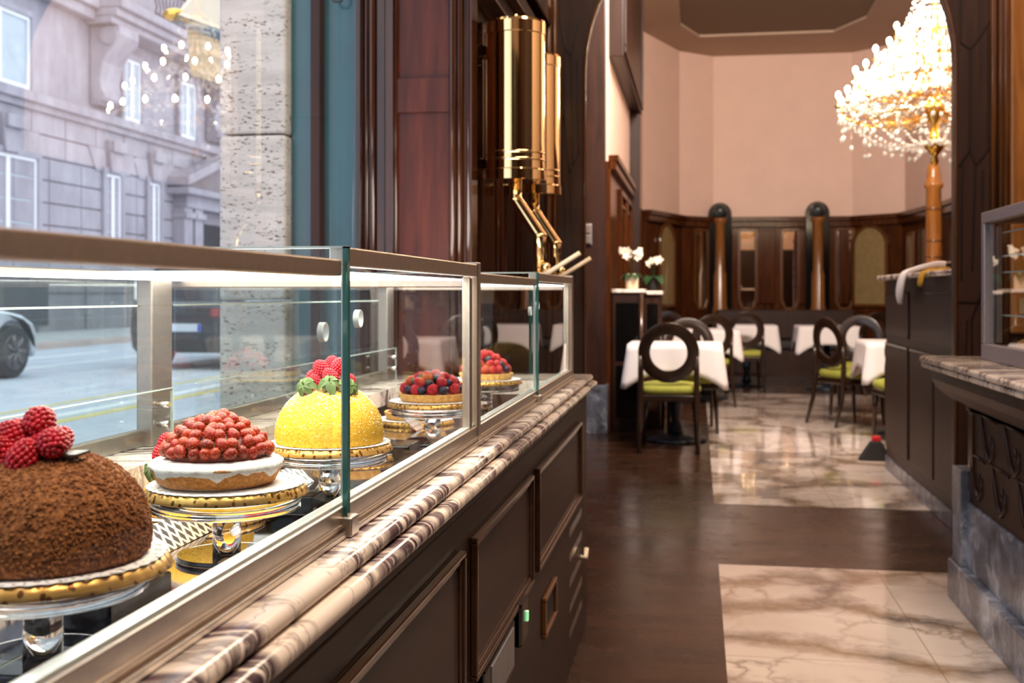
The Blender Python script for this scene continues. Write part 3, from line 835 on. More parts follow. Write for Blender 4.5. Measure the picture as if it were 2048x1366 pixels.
m = MB(); m.box(FXC, FXC+.003, 2.72, 2.92, .285, .375)
m.build('pull_recess', M['blackm'], ct)
m = MB(); frame_x(m, FXC, 2.71, 2.93, .28, .38, .012, .012); m.build('pull_frame', M['wood_trim'], ct, bevel=.003)
m = MB(); m.box(FXC, FXC+.02, 2.27, 2.36, .395, .485); s_ = m.build('power_switch', M['black'], ct, bevel=.006)
m = MB(); m.box(FXC+.02, FXC+.024, 2.328, 2.340, .435, .455); m.build('indicator', M['greenled'], s_)
m = MB(); m.box(FXC, FXC+.014, 1.90, 2.22, .37, .47); s_ = m.build('control_panel', M['black'], ct, bevel=.004)
m = MB(); m.box(FXC+.014, FXC+.016, 1.96, 2.2, .385, .46); m.build('display', M['screen'], s_)
m = MB(); m.tube([(FXC, 3.62, .27), (FXC+.018, 3.62, .27), (FXC+.018, 3.64, .295)], .008, 8); m.build('hook', M['cream'], ct)

wt = thing('marble_worktop', 'cream marble worktop with purple veins and double rounded edge, left counter', 'worktop', (0, 0, 0))
def bull(x0, xf, z0, z1, n=8):
    r = (z1-z0)/2
    return [(x0, z0), (xf-r, z0)] + [(xf-r+r*sin(PI*k/n), (z0+r)-r*cos(PI*k/n)) for k in range(1, n)] + [(xf-r, z1), (x0, z1)]
m = MB()
m.prism(bull(-.425, -.341, .800, .8235, 10), 'y', .15, 3.86, True)
m.prism(bull(-.425, -.355, .8245, .845, 10), 'y', .15, 3.85, True)
m.box(-1.12, -.88, .15, 3.69, .803, .845); m.box(-.88, -.425, 3.52, 3.69, .803, .845); m.box(-.79, -.425, 3.69, 3.85, .803, .845)
m.box(-.88, -.425, .15, .42, .803, .845)
m.build('slab', M['marble'], wt)
# refrigerated well
m = MB(); m.box(-.88, -.425, .42, 3.52, .7655, .768)
m.build('well_floor', M['mirrorfloor'], wt)
m = MB()
for y0, y1 in ((.5, 1.02), (1.24, 1.62), (1.86, 2.02), (2.12, 2.44), (2.8, 3.1)):
    m.add([(-.71,y0,.769),(-.71,y1,.769),(-.745,y1,.800),(-.745,y0,.800),(-.713,y0,.769),(-.713,y1,.769),(-.748,y1,.800),(-.748,y0,.800)], [(0,1,2,3),(7,6,5,4),(0,4,5,1),(1,5,6,2),(2,6,7,3),(3,7,4,0)])
m.build('air_grille', M['mesh'], wt)
m = MB()
m.box(-.70, -.60, 1.08, 1.22, .769, .80); m.box(-.70, -.6, 1.70, 1.76, .769, .80); m.box(-.72, -.6, 2.3, 2.4, .769, .80)
m.build('riser_block', M['black'], wt, bevel=.003)

# ------------------------------------------------------------------ glass display cases
def pane_box(x0, x1, y0, y1, z0, z1, name, parent, edge=None):
    o = B(x0, x1, y0, y1, z0, z1).build(name, M['pane'], parent)
    return o
def case(label, Y0, Ym, Y1):
    t = thing('display_case', label, 'display case', (0, 0, 0), 0)
    XF, XB = -.396, -1.0
    m = MB(); m.box(XF-.026, XF, Y0, Y1, .846, .879); m.box(XF, XF+.007, Y0, Y1, .846, .853); m.box(XF, XF+.003, Y0, Y1, .857, .861)
    m.build('base_rail', M['alu'], t, bevel=.002)
    m = MB(); m.box(XF-.018, XF-.006, Y0, Y1, .879, .882); m.build('glass_gasket', M['gedge_l'], t)
    B(XB, XB+.016, Y0, Y1, .846, .876).build('rear_base_rail', M['alu_side'], t, bevel=.002)
    B(XF-.022, XF, Y0, Ym-.012, 1.140, 1.159).build('top_rail', M['alu'], t, bevel=.002)
    B(XF-.022, XF, Ym+.008, Y1-.025, 1.152, 1.174).build('top_rail', M['alu'], t, bevel=.002)
    B(XB, XB+.03, Ym+.01, Y1-.07, 1.148, 1.160).build('rear_top_rail', M['alu_side'], t, bevel=.002)
    B(XB+.032, XF-.024, Ym+.012, Y1-.034, 1.1445, 1.147).build('light_panel', M['led'], t)
    m = MB(); m.box(XF-.026, XF+.002, Y1-.026, Y1, .846, 1.178); m.box(XF-.02, XF-.004, Y1-.066, Y1-.05, .879, 1.15)
    m.build('corner_post', M['alu'], t, bevel=.002)
    m = MB(); m.box(XB, XF-.026, Y1-.030, Y1-.004, 1.132, 1.146); m.build('end_rail', M['alu_side'], t, bevel=.002)
    m = MB(); m.box(XB+.003, XB+.034, Y1-.147, Y1-.068, .846, 1.16); m.build('rear_post', M['alu_side'], t, bevel=.003)
    pane_box(XF-.014, XF-.008, Y0, Ym-.022, .880, 1.142, 'front_glass', t)
    g2 = pane_box(XF-.014, XF-.008, Ym+.030, Y1-.05, .880, 1.153, 'front_glass', t)
    B(XF-.014, XF-.008, Ym+.028, Ym+.030, .880, 1.153).build('cut_edge', M['gedge_l'], g2)
    dv = pane_box(XB+.04, XF-.002, Ym-.004, Ym+.006, .865, 1.172, 'divider_glass', t)
    m = MB(); m.box(XF-.002, XF+.004, Ym-.004, Ym+.006, .865, 1.174); m.build('cut_edge', M['gedge'], dv)
    m = MB(); m.box(XB+.04, XF+.004, Ym-.004, Ym+.006, 1.172, 1.1745); m.build('top_edge', M['gedge_l'], dv)
    m = MB(); m.box(XF-.01, XF+.012, Ym-.014, Ym+.016, .846, .868); m.build('bracket', M['alu'], t, bevel=.002)
    pane_box(XB+.002, XB+.006, Y0, Y1-.05, .876, 1.141, 'rear_glass', t)
    m = MB(); m.box(XB+.0, XB+.008, Y0, Y1-.15, 1.097, 1.1005); m.build('rear_glass_edge', M['gedge_l'], t)
    gd = pane_box(XB+.045, XB+.050, Y0, Y1-.099, .846, .947, 'rear_guard', t)
    m = MB(); m.box(XB+.045, XB+.050, Y0, Y1-.099, .947, .949); m.box(XB+.045, XB+.050, Y1-.099, Y1-.0965, .846, .949)
    m.build('cut_edge', M['gedge_l'], gd)
    for z in (.885, .920):
        b_ = MB(); b_.tube([(XB+.034, Y1-.126, z), (XB+.056, Y1-.126, z)], .006, 12); b_.build('bolt', M['chrome'], gd)
    # ground finger holes
    for yy, z in ((Ym-.045, 1.078), (Ym+.085, 1.090)):
        r_ = MB(); n = 28
        prof = [(.0096, -.0035), (.0108, -.0035), (.0108, .0035), (.0096, .0035)]
        vs = []
        for k in range(n):
            a = 2*PI*k/n
            for (rr, xx) in prof: vs.append((XF-.011+xx, yy+rr*cos(a), z+rr*sin(a)))
        fs = [(k*4+j, k*4+(j+1) % 4, ((k+1) % n)*4+(j+1) % 4, ((k+1) % n)*4+j) for k in range(n) for j in range(4)]
        r_.add(vs, fs, False); r_.build('finger_hole', M['gground'], t)
    return t
case('nearer glass display case with brown cake, strawberry tart and yellow cake', .43, 1.232, 2.033)
case('farther glass display case with the mixed berry tarts', 2.036, 2.778, 3.583)

# ------------------------------------------------------------------ cake stands, boards, doilies
def scallop(nlob, amp): return lambda a, z: 1 + amp*(abs(sin(a*nlob/2)))
def make_stand(label, loc, rp=.098):
    t = thing('cake_stand', label, 'cake stand', loc, 0, 'clear acrylic cake stands')
    MB().lathe([(rp-.003, .066), (rp, .068), (rp, .084), (rp-.003, .086)], seg=56).build('plate', M['acrylic'], t)
    MB().lathe([(.0185, .0085), (.0185, .0655)], seg=36).build('column', M['acrylic'], t)
    MB().lathe([(.064, .0), (.066, .002), (.066, .006), (.064, .008)], seg=44).build('foot', M['acrylic'], t)
    return t
WZ = .768
FRONT = [(-.62, .992), (-.62, 1.418), (-.62, 1.843), (-.62, 2.60), (-.62, 3.28)]
sl = ['clear acrylic stand under the brown crumb cake', 'clear acrylic stand under the wild strawberry tart', 'clear acrylic stand under the raised yellow dome cake', 'clear acrylic stand under the blueberry and raspberry tart', 'clear acrylic stand under the raspberry tart at the far end']
st0 = make_stand(sl[0], (*FRONT[0], WZ))
for (x, y), l in zip(FRONT[1:], sl[1:]): dup(st0, (x, y, WZ), label=l)
BZ = WZ+.0865
LOW = [(-.775, 1.665, 'low yellow dome cake behind the strawberry tart'), (-.735, 2.33, 'low jam tart between the yellow dome and the berry tart'), (-.76, 2.98, 'low jam tart at the far end')]
def board_mesh(r):
    return MB().lathe([(r*.99, 0), (r, .0008), (r*.945, .0115), (r*.93, .012)], seg=180, fn=lambda a, z: 1+.012*abs(sin(a*18)))
def doily_mesh(r):
    return MB().lathe([(.001, 0), (r*.8, 0), (r, .0012), (r, .0018), (r*.8, .0008), (.001, .0008)], seg=200, fn=lambda a, z: 1+.03*abs(sin(a*22)), caps=False)
spots = [(*FRONT[0], BZ, 'brown crumb cake'), (*FRONT[1], BZ, 'wild strawberry tart'), (*FRONT[2], BZ, 'raised yellow dome cake'), (*FRONT[3], BZ, 'blueberry and raspberry tart'), (*FRONT[4], BZ, 'raspberry tart at the far end'),
         (LOW[0][0], LOW[0][1], WZ, 'low yellow dome cake'), (LOW[1][0], LOW[1][1], WZ, 'low jam tart by the yellow cake'), (LOW[2][0], LOW[2][1], WZ, 'low jam tart at the far end')]
b0 = d0 = None
for x, y, z, nm in spots:
    if b0 is None:
        b0 = board_mesh(.119).build('cake_board', M['goldcard'], loc=(x, y, z)); tag(b0, 'round gold card board under the '+nm, 'cake board', 'gold cake boards')
        d0 = doily_mesh(.112).build('doily', M['lace'], loc=(x, y, z+.0122)); tag(d0, 'white lace paper doily under the '+nm, 'doily', 'paper doilies')
        d0.rotation_euler = (0, 0, .1)
    else:
        k = .90 if y > 1.2 else 1
        dup(b0, (x, y, z), (0, 0, random.random()*3), (k, k, 1), 'round gold card board under the '+nm)
        dup(d0, (x, y, z+.0122), (0, 0, random.random()*3), (k, k, 1), 'white lace paper doily under the '+nm)
CZ0 = BZ+.0142   # cake underside on the raised boards
LZ0 = WZ+.0142

# ------------------------------------------------------------------ berries
def fib(n, k, zmin=-1):
    z = 1-(1-zmin)*(k+.5)/n; r = math.sqrt(max(0, 1-z*z)); a = 2.39996*k
    return Vector((r*cos(a), r*sin(a), z))
def rasp_mesh(L=.030, W=.0125, n=104):
    m = MB()
    m.ball((0,0,0), 1, 14, 10, (W*.9, W*.9, L*.46))
    for k in range(n):
        d = fib(n, k)
        taper = 1-.16*(d.z+1)/2 if d.z > 0 else 1
        p = Vector((d.x*W*taper, d.y*W*taper, d.z*L*.47))
        r = .0027*(1-.15*d.z)
        # rounded drupelet (subdivided icosahedron look)
        m.ball(p, r, 7, 5)
    return m
def make_berry(name, mesh, mat, label, cat, group):
    o = mesh.build(name, mat); tag(o, label, cat, group); return o
R0 = make_berry('raspberry', rasp_mesh(), M['rasp'], 'x', 'raspberry', 'x')
def place_rasp(loc, rot, s, label, group):
    global R0_used
    if not R0_used:
        R0_used = True; R0.location = loc; R0.rotation_euler = rot; R0.scale = s if isinstance(s, tuple) else (s, s, s); R0['label'] = label; R0['group'] = group; return R0
    return dup(R0, loc, rot, s, label, group)
R0_used = False

def dome_r(h, H, R, p=2.3, q=2.3):
    return R*(max(0, 1-(h/H)**p))**(1/q)
def dome_mesh(R, H, p, q, seg=96, n=26, jit=0.0, base_in=.94):
    prof = [(R*base_in, 0), (R*.985, H*.05)]
    for k in range(1, n):
        h = H*(.08+.92*sin(PI/2*k/(n-1))) ; h = min(h, H*.9999)
        prof.append((max(dome_r(h-.08*H if h > .08*H else 0, H*.92, R, p, q), .0008), h))
    m = MB().lathe(prof, seg=seg)
    if jit:
        m.v = [(x+random.uniform(-jit, jit), y+random.uniform(-jit, jit), z+(random.uniform(-jit, jit) if z > .002 else 0)) for x, y, z in m.v]
    return m, prof
# brown crumb cake
bx, by = FRONT[0]
m, prof = dome_mesh(.099, .101, 2.6, 2.1, jit=.0009)
ck = m.build('crumb_cake', M['choc'], loc=(bx, by, CZ0)); tag(ck, 'brown cocoa crumb dome cake topped with raspberries, nearest in the case', 'cake')
m = MB()
def on_prof(prof, s):
    L = [0]
    for a, b in zip(prof[:-1], prof[1:]): L.append(L[-1]+math.hypot(a[0]-b[0], a[1]-b[1]))
    d = s*L[-1]
    for i in range(len(L)-1):
        if L[i+1] >= d:
            f = (d-L[i])/(L[i+1]-L[i]+1e-9); return (prof[i][0]+(prof[i+1][0]-prof[i][0])*f, prof[i][1]+(prof[i+1][1]-prof[i][1])*f)
    return prof[-1]
cnt = 0
while cnt < 6500:
    s = random.random(); r, z = on_prof(prof, s)
    if random.random() > r/.1+.03: continue
    a = random.uniform(0, 2*PI); sz = random.uniform(.0010, .0024)
    m.ico((r*cos(a), r*sin(a), max(z, .001)), sz, (1, random.uniform(.6, 1.2), random.uniform(.6, 1.2)), Matrix.Rotation(random.random()*6, 3, 'Z')); cnt += 1
m.build('crumb_coating', M['choc'], ck)['kind'] = 'stuff'
MB().add([(-.016,-.012,0),(.018,-.008,.001),(.022,.012,.003),(-.012,.014,.002),(-.016,-.012,.0025),(.018,-.008,.0035),(.022,.012,.0055),(-.012,.014,.0045)], [(3,2,1,0),(4,5,6,7),(0,1,5,4),(1,2,6,5),(2,3,7,6),(3,0,4,7)]).build('chocolate_leaf', M['chocdark'], ck, bevel=.001, loc=(.030, -.016, .098))
tz = CZ0+.099
for (dx, dy, dz, rx, ry, l) in (
    (-.0055, .004, .030, 1.3, .5, 'raspberry lying on top of the pile crowning the brown cake'),
    (.023, -.022, .013, 1.45, .9, 'right raspberry beside the chocolate leaf on brown cake'),
    (.003, -.037, .001, .35, .25, 'lowest front raspberry on the brown cake'),
    (-.026, -.006, .016, .9, -.3, 'second highest raspberry on the brown cake at the left'),
    (-.024, -.032, .003, .4, -.3, 'raspberry at left edge of the brown cake pile'),
    (-.038, .020, .016, 1.2, -.9, 'raspberry at the back of the brown cake pile'),
    (.000, -.008, .004, .4, .6, 'hidden middle raspberry inside the brown cake pile'),
    (.000, .024, .008, 1.1, .4, 'raspberry behind the middle of the brown cake pile')):
    place_rasp((bx+dx, by+dy, tz+dz), (rx, ry, random.random()*6), (1.06, 1.06, 1.16), l, 'raspberries on the brown cake')

# wild strawberry tart
tx, ty = FRONT[1][0]-.014, FRONT[1][1]
m = MB()
fl = lambda a, z: 1+.012*sin(a*9+z*200)+.008*sin(a*5)
m.lathe([(.070,0),(.076,.003),(.084,.018),(.0875,.026),(.086,.029),(.03,.029)], seg=96, fn=fl)
ta = m.build('strawberry_tart', M['crust'], loc=(tx, ty, CZ0)); tag(ta, 'round tart with white iced rim heaped with wild strawberries', 'tart')
m = MB()
wav = lambda a, z: 1+(.03*sin(a*7)+.02*sin(a*13+1)) * (1 if z < .03 else .4)
m.lathe([(.0862,.0195),(.0885,.0245),(.0875,.029),(.082,.0325),(.06,.036),(.01,.037)], seg=120)
for k in range(120):
    a = 2*PI*k/120; x_, y_, z_ = m.v[k]; dz = .0032*sin(a*7)+.0026*sin(a*13+1)+.0016*sin(a*29); m.v[k] = (x_, y_, z_+dz)
m.build('icing', M['sugar'], ta)
m = MB(); m.lathe([(.066,.034),(.064,.045),(.052,.062),(.03,.074),(.005,.078)], seg=40); m.build('filling', M['jelly'], ta)
m = MB(); m.ball((0,0,0), 1, 14, 10, (.0078,.0078,.0095))
m.v = [(x*(1-.22*max(0, z/.0095)), y*(1-.22*max(0, z/.0095)), z) for x, y, z in m.v]
S0 = m.build('wild_strawberry', M['straw'])
lab = 'small red wild strawberry in the heap on the iced tart'
tag(S0, lab, 'strawberry', 'wild strawberries heaped on the tart')
sd = MB()
for k in range(46):
    d = fib(46, k); q = Vector((d.x*.0079, d.y*.0079, d.z*.0096)); f = 1-.22*max(0, d.z)
    sd.ico((q.x*f, q.y*f, q.z), .00062)
sd.build('seeds', M['seed'], S0)
layers = [(26, .066, .046), (22, .058, .057), (19, .047, .067), (15, .035, .075), (9, .021, .081), (4, .008, .086)]
first = True
for n, r, z in layers:
    for k in range(n):
        a = 2*PI*(k+.5*random.random())/n + r*40
        loc = (tx+(r+random.uniform(-.003,.003))*cos(a), ty+(r+random.uniform(-.003,.003))*sin(a), CZ0+z+random.uniform(-.002,.003))
        rot = (random.uniform(0, 3), random.uniform(0, 3), random.uniform(0, 6)); s = random.uniform(.92, 1.2)
        if first: S0.location = loc; S0.rotation_euler = rot; S0.scale = (s, s, s); first = False
        else: dup(S0, loc, rot, s)

# yellow dome cakes
def leafset(m, c, n, L, droop, M3=None):
    for k in range(n):
        a = 2*PI*k/n + random.uniform(-.2, .2); l = L*random.uniform(.8, 1.15); w = l*.34
        pts = []
        for i in range(6):
            f = i/5; r = l*f; zz = -droop*l*f*f + .15*l*sin(f*3); ww = w*sin(PI*min(1, f*.93+.06))
            pts.append((r, ww, zz))
        vs = []
        for r, ww, zz in pts:
            for sgn, lift in ((-1, .12*ww), (0, -.1*ww), (1, .12*ww)):
                p = Vector((r*cos(a)-sgn*ww*sin(a), r*sin(a)+sgn*ww*cos(a), zz+lift))
                if M3: p = M3 @ p
                vs.append((c[0]+p.x, c[1]+p.y, c[2]+p.z))
        m.add(vs, [(i*3+j, i*3+j+1, i*3+j+4, i*3+j+3) for i in range(5) for j in range(2)], True)
def make_strawberry(label, loc, rot, group):
    m = MB(); m.ball((0,0,0), 1, 16, 12, (.0135,.0135,.017)); m.v = [(x*(1-.35*max(0,-z/.017)), y*(1-.35*max(0,-z/.017)), z) for x, y, z in m.v]
    o = m.build('strawberry', M['strawb'], loc=loc); o.rotation_euler = rot; tag(o, label, 'strawberry', group)
    s = MB()
    for k in range(50):
        d = fib(50, k); q = Vector((d.x*.0136, d.y*.0136, d.z*.0171)); f = 1-.35*max(0, -d.z); s.ico((q.x*f, q.y*f, q.z), .0007)
    s.build('seeds', M['seed'], o)
    l = MB(); leafset(l, (0,0,.0165), 7, .022, .9); l.tube([(0,0,.016),(.002,0,.026)], .0016, 6)
    l.build('leaf_crown', M['leaf'], o)
    return o
def yellow_cake(x, y, z, label, R, H, nflake):
    m, prof = dome_mesh(R, H, 2.1, 2.0, jit=.0005, base_in=.97)
    o = m.build('dome_cake', M['yellow'], loc=(x, y, z)); tag(o, label, 'cake', 'yellow dome cakes')
    f = MB(); c = 0
    while c < nflake:
        s = random.random()**.62; r, h = on_prof(prof, s); a = random.uniform(0, 2*PI)
        if h < H*.3 and random.random() > .25: continue
        if h < H*.62 and random.random() > .55: continue
        f.ico((r*cos(a), r*sin(a), h), random.uniform(.0007, .0016), (1, random.uniform(.4, 1), random.uniform(.4, .8)), Matrix.Rotation(random.random()*6, 3, 'Z')); c += 1
    f.build('coconut_flakes', M['coconut'], o)['kind'] = 'stuff'
    return o
yx, yy_ = FRONT[2]
yellow_cake(yx, yy_, CZ0, 'large yellow dome cake on the stand behind the vertical glass edge', .0925, .099, 5200)
tz = CZ0+.097
for (dx, dy, dz, l) in ((-.012, -.012, .028, 'upper left'), (.014, .004, .030, 'upper right'), (-.028, -.004, .010, 'leftmost'), (-.018, -.022, .005, 'lower left front'), (.008, -.022, .015, 'front middle'), (.034, -.004, .004, 'rightmost, half behind glass'), (.000, .014, .034, 'topmost at the back'), (-.002, -.002, .008, 'buried middle')):
    place_rasp((yx+dx, yy_+dy, tz+dz), (random.uniform(-.5,.5), random.uniform(-.5,.5), random.random()*6), .98, '%s raspberry on the large yellow dome cake' % l, 'raspberries on the large yellow cake')
make_strawberry('halved strawberry with drooping leaves at left of the yellow cake top', (yx-.028, yy_-.036, tz-.004), (.9, -.7, .4), 'strawberries on the large yellow cake')
make_strawberry('strawberry with green leaves front centre on the yellow cake', (yx+.012, yy_-.034, tz-.001), (.8, .2, 0), 'strawberries on the large yellow cake')
make_strawberry('strawberry with leaves hanging right of the yellow cake top', (yx+.036, yy_-.020, tz-.006), (.6, 1.0, 0), 'strawberries on the large yellow cake')
lx, ly = LOW[0][:2]
yellow_cake(lx, ly, LZ0, 'second yellow dome cake standing low behind the strawberry tart', .086, .088, 1200)
tz = LZ0+.088
for (dx, dy, dz, l) in ((-.046, -.014, .018, 'left'), (-.024, -.018, .022, 'middle'), (-.050, -.026, .000, 'lower'), (.012, 0, .012, 'hidden right'), (-.016, .01, .026, 'top')):
    place_rasp((lx+dx, ly+dy, tz+dz), (random.uniform(-.5,.5), random.uniform(-.5,.5), random.random()*6), 1.0, '%s raspberry on the low yellow cake behind the tart' % l, 'raspberries on the low yellow cake')
make_strawberry('strawberry with leaves left of the tart, on the low yellow cake', (lx-.045, ly-.05, tz-.022), (1.0, -.6, .2), 'strawberries on the low yellow cake')

# mixed berry tarts
BB = MB(); BB.ball((0,0,0), .0100, 14, 10, (1,1,.9)); BB.lathe([(.0036,.0084),(.0044,.0097),(.003,.0094)], seg=8)
b_first = True
def place_blue(loc, rot, s, label, group):
    global b_first, B0
    if b_first:
        B0 = BB.build('blueberry', M['blueb'], loc=loc); B0.rotation_euler = rot; tag(B0, label, 'blueberry', group); b_first = False; return B0
    return dup(B0, loc, rot, s, label, group)
def berry_tart(x, y, z, R, label, where, pattern, pile):
    m = MB(); fl2 = lambda a, zz: 1+.018*sin(a*26)
    m.lathe([(R*.90,0),(R*.93,.002),(R,.016),(R*.985,.018),(R*.9,.0165),(.01,.0165)], seg=156, fn=fl2)
    o = m.build('fruit_tart', M['crust2'], loc=(x, y, z)); tag(o, label, 'tart', 'fruit tarts')
    m = MB(); m.lathe([(R*.9,.0166),(R*.86,.019),(R*.5,.021+.012*pile),(.01,.022+.016*pile)], seg=40); m.build('custard', M['jelly'], o)
    i = 0
    for r, zz, n in pattern:
        for k in range(n):
            a = 2*PI*k/n + zz*60 + random.uniform(-.1, .1)
            p = (x+r*cos(a), y+r*sin(a), z+zz+random.uniform(-.001, .002))
            rot = (random.uniform(-.8,.8), random.uniform(-.8,.8), random.random()*6)
            c = random.random()
            if (i % 2 == 0) if pile < 2 else (i % 4 == 3): place_blue(p, rot, random.uniform(.95, 1.15), 'dark blueberry on the %s' % where, 'blueberries on the %s' % where)
            else: place_rasp((p[0], p[1], p[2]+.002), rot, random.uniform(.8, .92), 'red raspberry on the %s' % where, 'raspberries on the %s' % where)
            i += 1
    return o
bx_, by_ = FRONT[3]
berry_tart(bx_, by_, CZ0, .080, 'fruit tart with blueberries and raspberries on a tall stand', 'middle berry tart', [(.066, .028, 17), (.052, .043, 14), (.030, .052, 9), (.008, .060, 3)], 1)
bx_, by_ = FRONT[4]
berry_tart(bx_, by_, CZ0, .080, 'fruit tart piled with raspberries at the far end', 'far raspberry tart', [(.064, .028, 16), (.050, .044, 13), (.030, .058, 8), (.010, .070, 3)], 2)
for (x, y, _), l, w in zip(LOW[1:], ('low red jam tart with crust between yellow dome and berry tart', 'low red jam tart under the far raspberry tart'), 'ab'):
    m = MB(); m.lathe([(.074,0),(.077,.002),(.083,.018),(.08,.020),(.076,.018),(.01,.018)], seg=156, fn=lambda a, zz: 1+.016*sin(a*26))
    o = m.build('jam_tart', M['crust2'], loc=(x, y, LZ0)); tag(o, l, 'tart', 'low jam tarts')
    m = MB(); m.lathe([(.077,.0182),(.07,.0225),(.01,.024)], seg=60, fn=lambda a, zz: 1+.02*sin(a*11)); m.build('jam', M['jelly'], o)
cl = thing('case_clip', 'small chrome glass clip on the marble ledge behind yellow cake', 'clip', (-.93, 2.55, .845))
MB().tube([(0,-.02,.018),(0,.02,.018)], .018, 16).build('barrel', M['chrome'], cl)
B(-.006, .006, -.004, .004, 0, .04).build('stem', M['chrome'], cl)
# ------------------------------------------------------------------ brass dispensers
def dispenser(label, x, y):
    z0, z1, r = 1.535, 2.09, .107
    t = thing('brass_dispenser', label, 'dispenser', (x, y, 0), 0, 'brass dispensers')
    MB().lathe([(r*.93, z0+.0), (r*.99, z0+.012), (r, z0+.02), (r, z1-.05)], seg=64, hard=True).build('body', M['brass'], t)
    ld = MB().lathe([(r*1.0, z1-.049), (r*1.025, z1-.047), (r*1.025, z1-.008), (r*1.0, z1), (.01, z1+.004)], seg=64, hard=True).build('lid', M['brass'], t)
    MB().lathe([(.004, z1+.003), (.004, z1+.015), (.010, z1+.02), (.010, z1+.03), (.002, z1+.034)], seg=16).build('knob', M['brass'], ld)
    m = MB()
    for z in (z0+.06, z0+.085): m.lathe([(r, z-.004), (r*1.022, z), (r, z+.004)], seg=64, caps=False)
    m.lathe([(r*.995, z0-.012), (r*1.03, z0-.01), (r*1.03, z0+.024), (r, z0+.028)], seg=64, hard=True)
    m.lathe([(.001, z0-.012), (r*.995, z0-.012)], seg=64, caps=False)
    m.build('collar', M['brass'], t)
    m = MB()
    def box_tube(m, pts, w=.022): m.tube(pts, w, 4, smooth=False)
    pts = [(0, 0, z0-.012), (0, 0, 1.46), (.088, .0, 1.33), (.088, .0, 1.19)]
    m.tube(pts, .023, 20, smooth=True)
    m.build('chute', M['brass'], t)
    for p in pts[1:3]: MB().lathe([(.024, -.006), (.028, 0), (.024, .006)], p[0], p[1], p[2], 20).build('joint_ring', M['brass'], t)
    m = MB(); m.lathe([(.020, 1.165), (.03, 1.172), (.03, 1.192), (.024, 1.2)], .088, 0, 0, 20); m.build('spout', M['brass'], t)
    m = MB(); m.ball((.112, -.02, 1.215), .018, 14, 10); m.build('valve_ball', M['brass'], t)
    m = MB(); m.tube([(.095, -.03, 1.185), (.13, -.03, 1.2), (.235, -.03, 1.265)], .0085, 10); m.build('lever', M['cream'], t)
    for zb in (z0+.03, z1-.12): B(-.16, -.09, -.03, .03, zb, zb+.04).build('wall_bracket', M['brass'], t, bevel=.004)
    return t
dispenser('nearer and larger looking brass cylinder dispenser with bent chute', -.645, 3.98)
dispenser('farther brass cylinder dispenser with bent chute beside the arch', -.662, 4.56)

# ------------------------------------------------------------------ right counter
rc = thing('carved_counter', 'dark carved wood counter on green marble plinth at the right', 'counter', (0, 0, 0))
YE = 4.22
B(.955, 1.85, .6, YE, .38, .72).build('carcass', M['wood_desk'], rc)
prof = [(.955, .70), (.955, .72), (.90, .745), (.85, .785), (.835, .815), (.835, .850), (1.85, .850), (1.85, .70)]
MB().prism(prof, 'y', .6, YE+.06).build('cornice', M['wood_desk'], rc, bevel=.004)
m = MB()
for yb in [YE-.12-.30*k for k in range(10)]:
    for s in (0, 1):
        z = .47+.15*s; y = yb-.15*s
        m.tube([(.955, y+.10, z+.09), (.953, y+.07, z+.04), (.952, y+.03, z-.02), (.952, y-.02, z-.055), (.953, y-.06, z-.03), (.954, y-.06, z+.02)], [.006, .008, .010, .010, .008, .005], 8)
        m.tube([(.955, y+.10, z+.085), (.953, y+.02, z+.085), (.953, y-.10, z+.08)], .005, 6)
        m.ball((.953, y-.02, z+.01), .013, 8, 6, (.5, 1, 1.6))
m.build('carving', M['wood_dark'], rc)
m = MB(); m.box(.948, .96, YE-.07, YE, .42, .70); m.build('corner_strip', M['wood_trim_d'], rc, bevel=.004)
m = MB(); m.box(.945, 1.85, .6, YE+.0, .145, .38); m.box(.925, 1.85, YE, YE+.14, .145, .49)
m.build('plinth', M['green_stone'], rc, bevel=.004)
m = MB(); m.box(.912, 1.85, .6, YE+.16, .0, .145); m.build('plinth_step', M['green_stone'], rc, bevel=.006)
rw = thing('marble_worktop', 'marble worktop with rounded speckled edge, right counter', 'worktop', (0, 0, 0))
m = MB(); pr = [(1.6-x, z) for x, z in bull(0, .80, .851, .874, 8)]
m.prism([(1.85, .851)] + [(.80+ (.80-x) if False else 1.6-x, z) for x, z in bull(.0, .792, .851, .872, 8)][1:-1] + [(1.85, .872)], 'y', .6, YE+.10, True)
m.prism([(1.85, .873)] + [(1.6-x, z) for x, z in bull(.0, .800, .873, .894, 8)][1:-1] + [(1.85, .894)], 'y', .6, YE+.10, True)
m.build('slab', M['marble'], rw)

# right display case
rd = thing('pastry_case', 'grey framed glass pastry case on the right marble counter', 'display case', (0, 0, 0))
X0, X1, Y0, Y1, Z0, Z1 = .965, 1.50, 1.2, 4.10, .8945, 1.40
m = MB(); w = .038
m.box(X0, X0+w, Y0, Y1, Z0, Z0+.055); m.box(X0, X0+w, Y0, Y1, Z1-w, Z1); m.box(X0, X0+w, Y1-w, Y1, Z0+.055, Z1-w); m.box(X0, X0+w, Y0, Y0+w, Z0+.055, Z1-w)
m.box(X1-w, X1, Y1-w, Y1, Z0, Z1); m.box(X0+w, X1-w, Y1-w, Y1, Z1-w, Z1); m.box(X0+w, X1-w, Y1-w, Y1, Z0, Z0+.05)
m.box(X0+w, X1, Y0, Y1-w, Z1-.015, Z1)
m.build('frame', M['alu_r'], rd, bevel=.003)
m = MB(); m.box(X0+.038, X0+.05, Y1-.075, Y1-.045, Z0+.06, Z1-.05); m.build('inner_frame', M['alu_side'], rd)
B(X0+.015, X0+.02, Y0+w, Y1-w, Z0+.055, Z1-w).build('glass', M['pane'], rd)
B(X0+.05, X1-w, Y0+.01, Y1-.01, Z0+.001, Z0+.02).build('tray_floor', M['white'], rd)
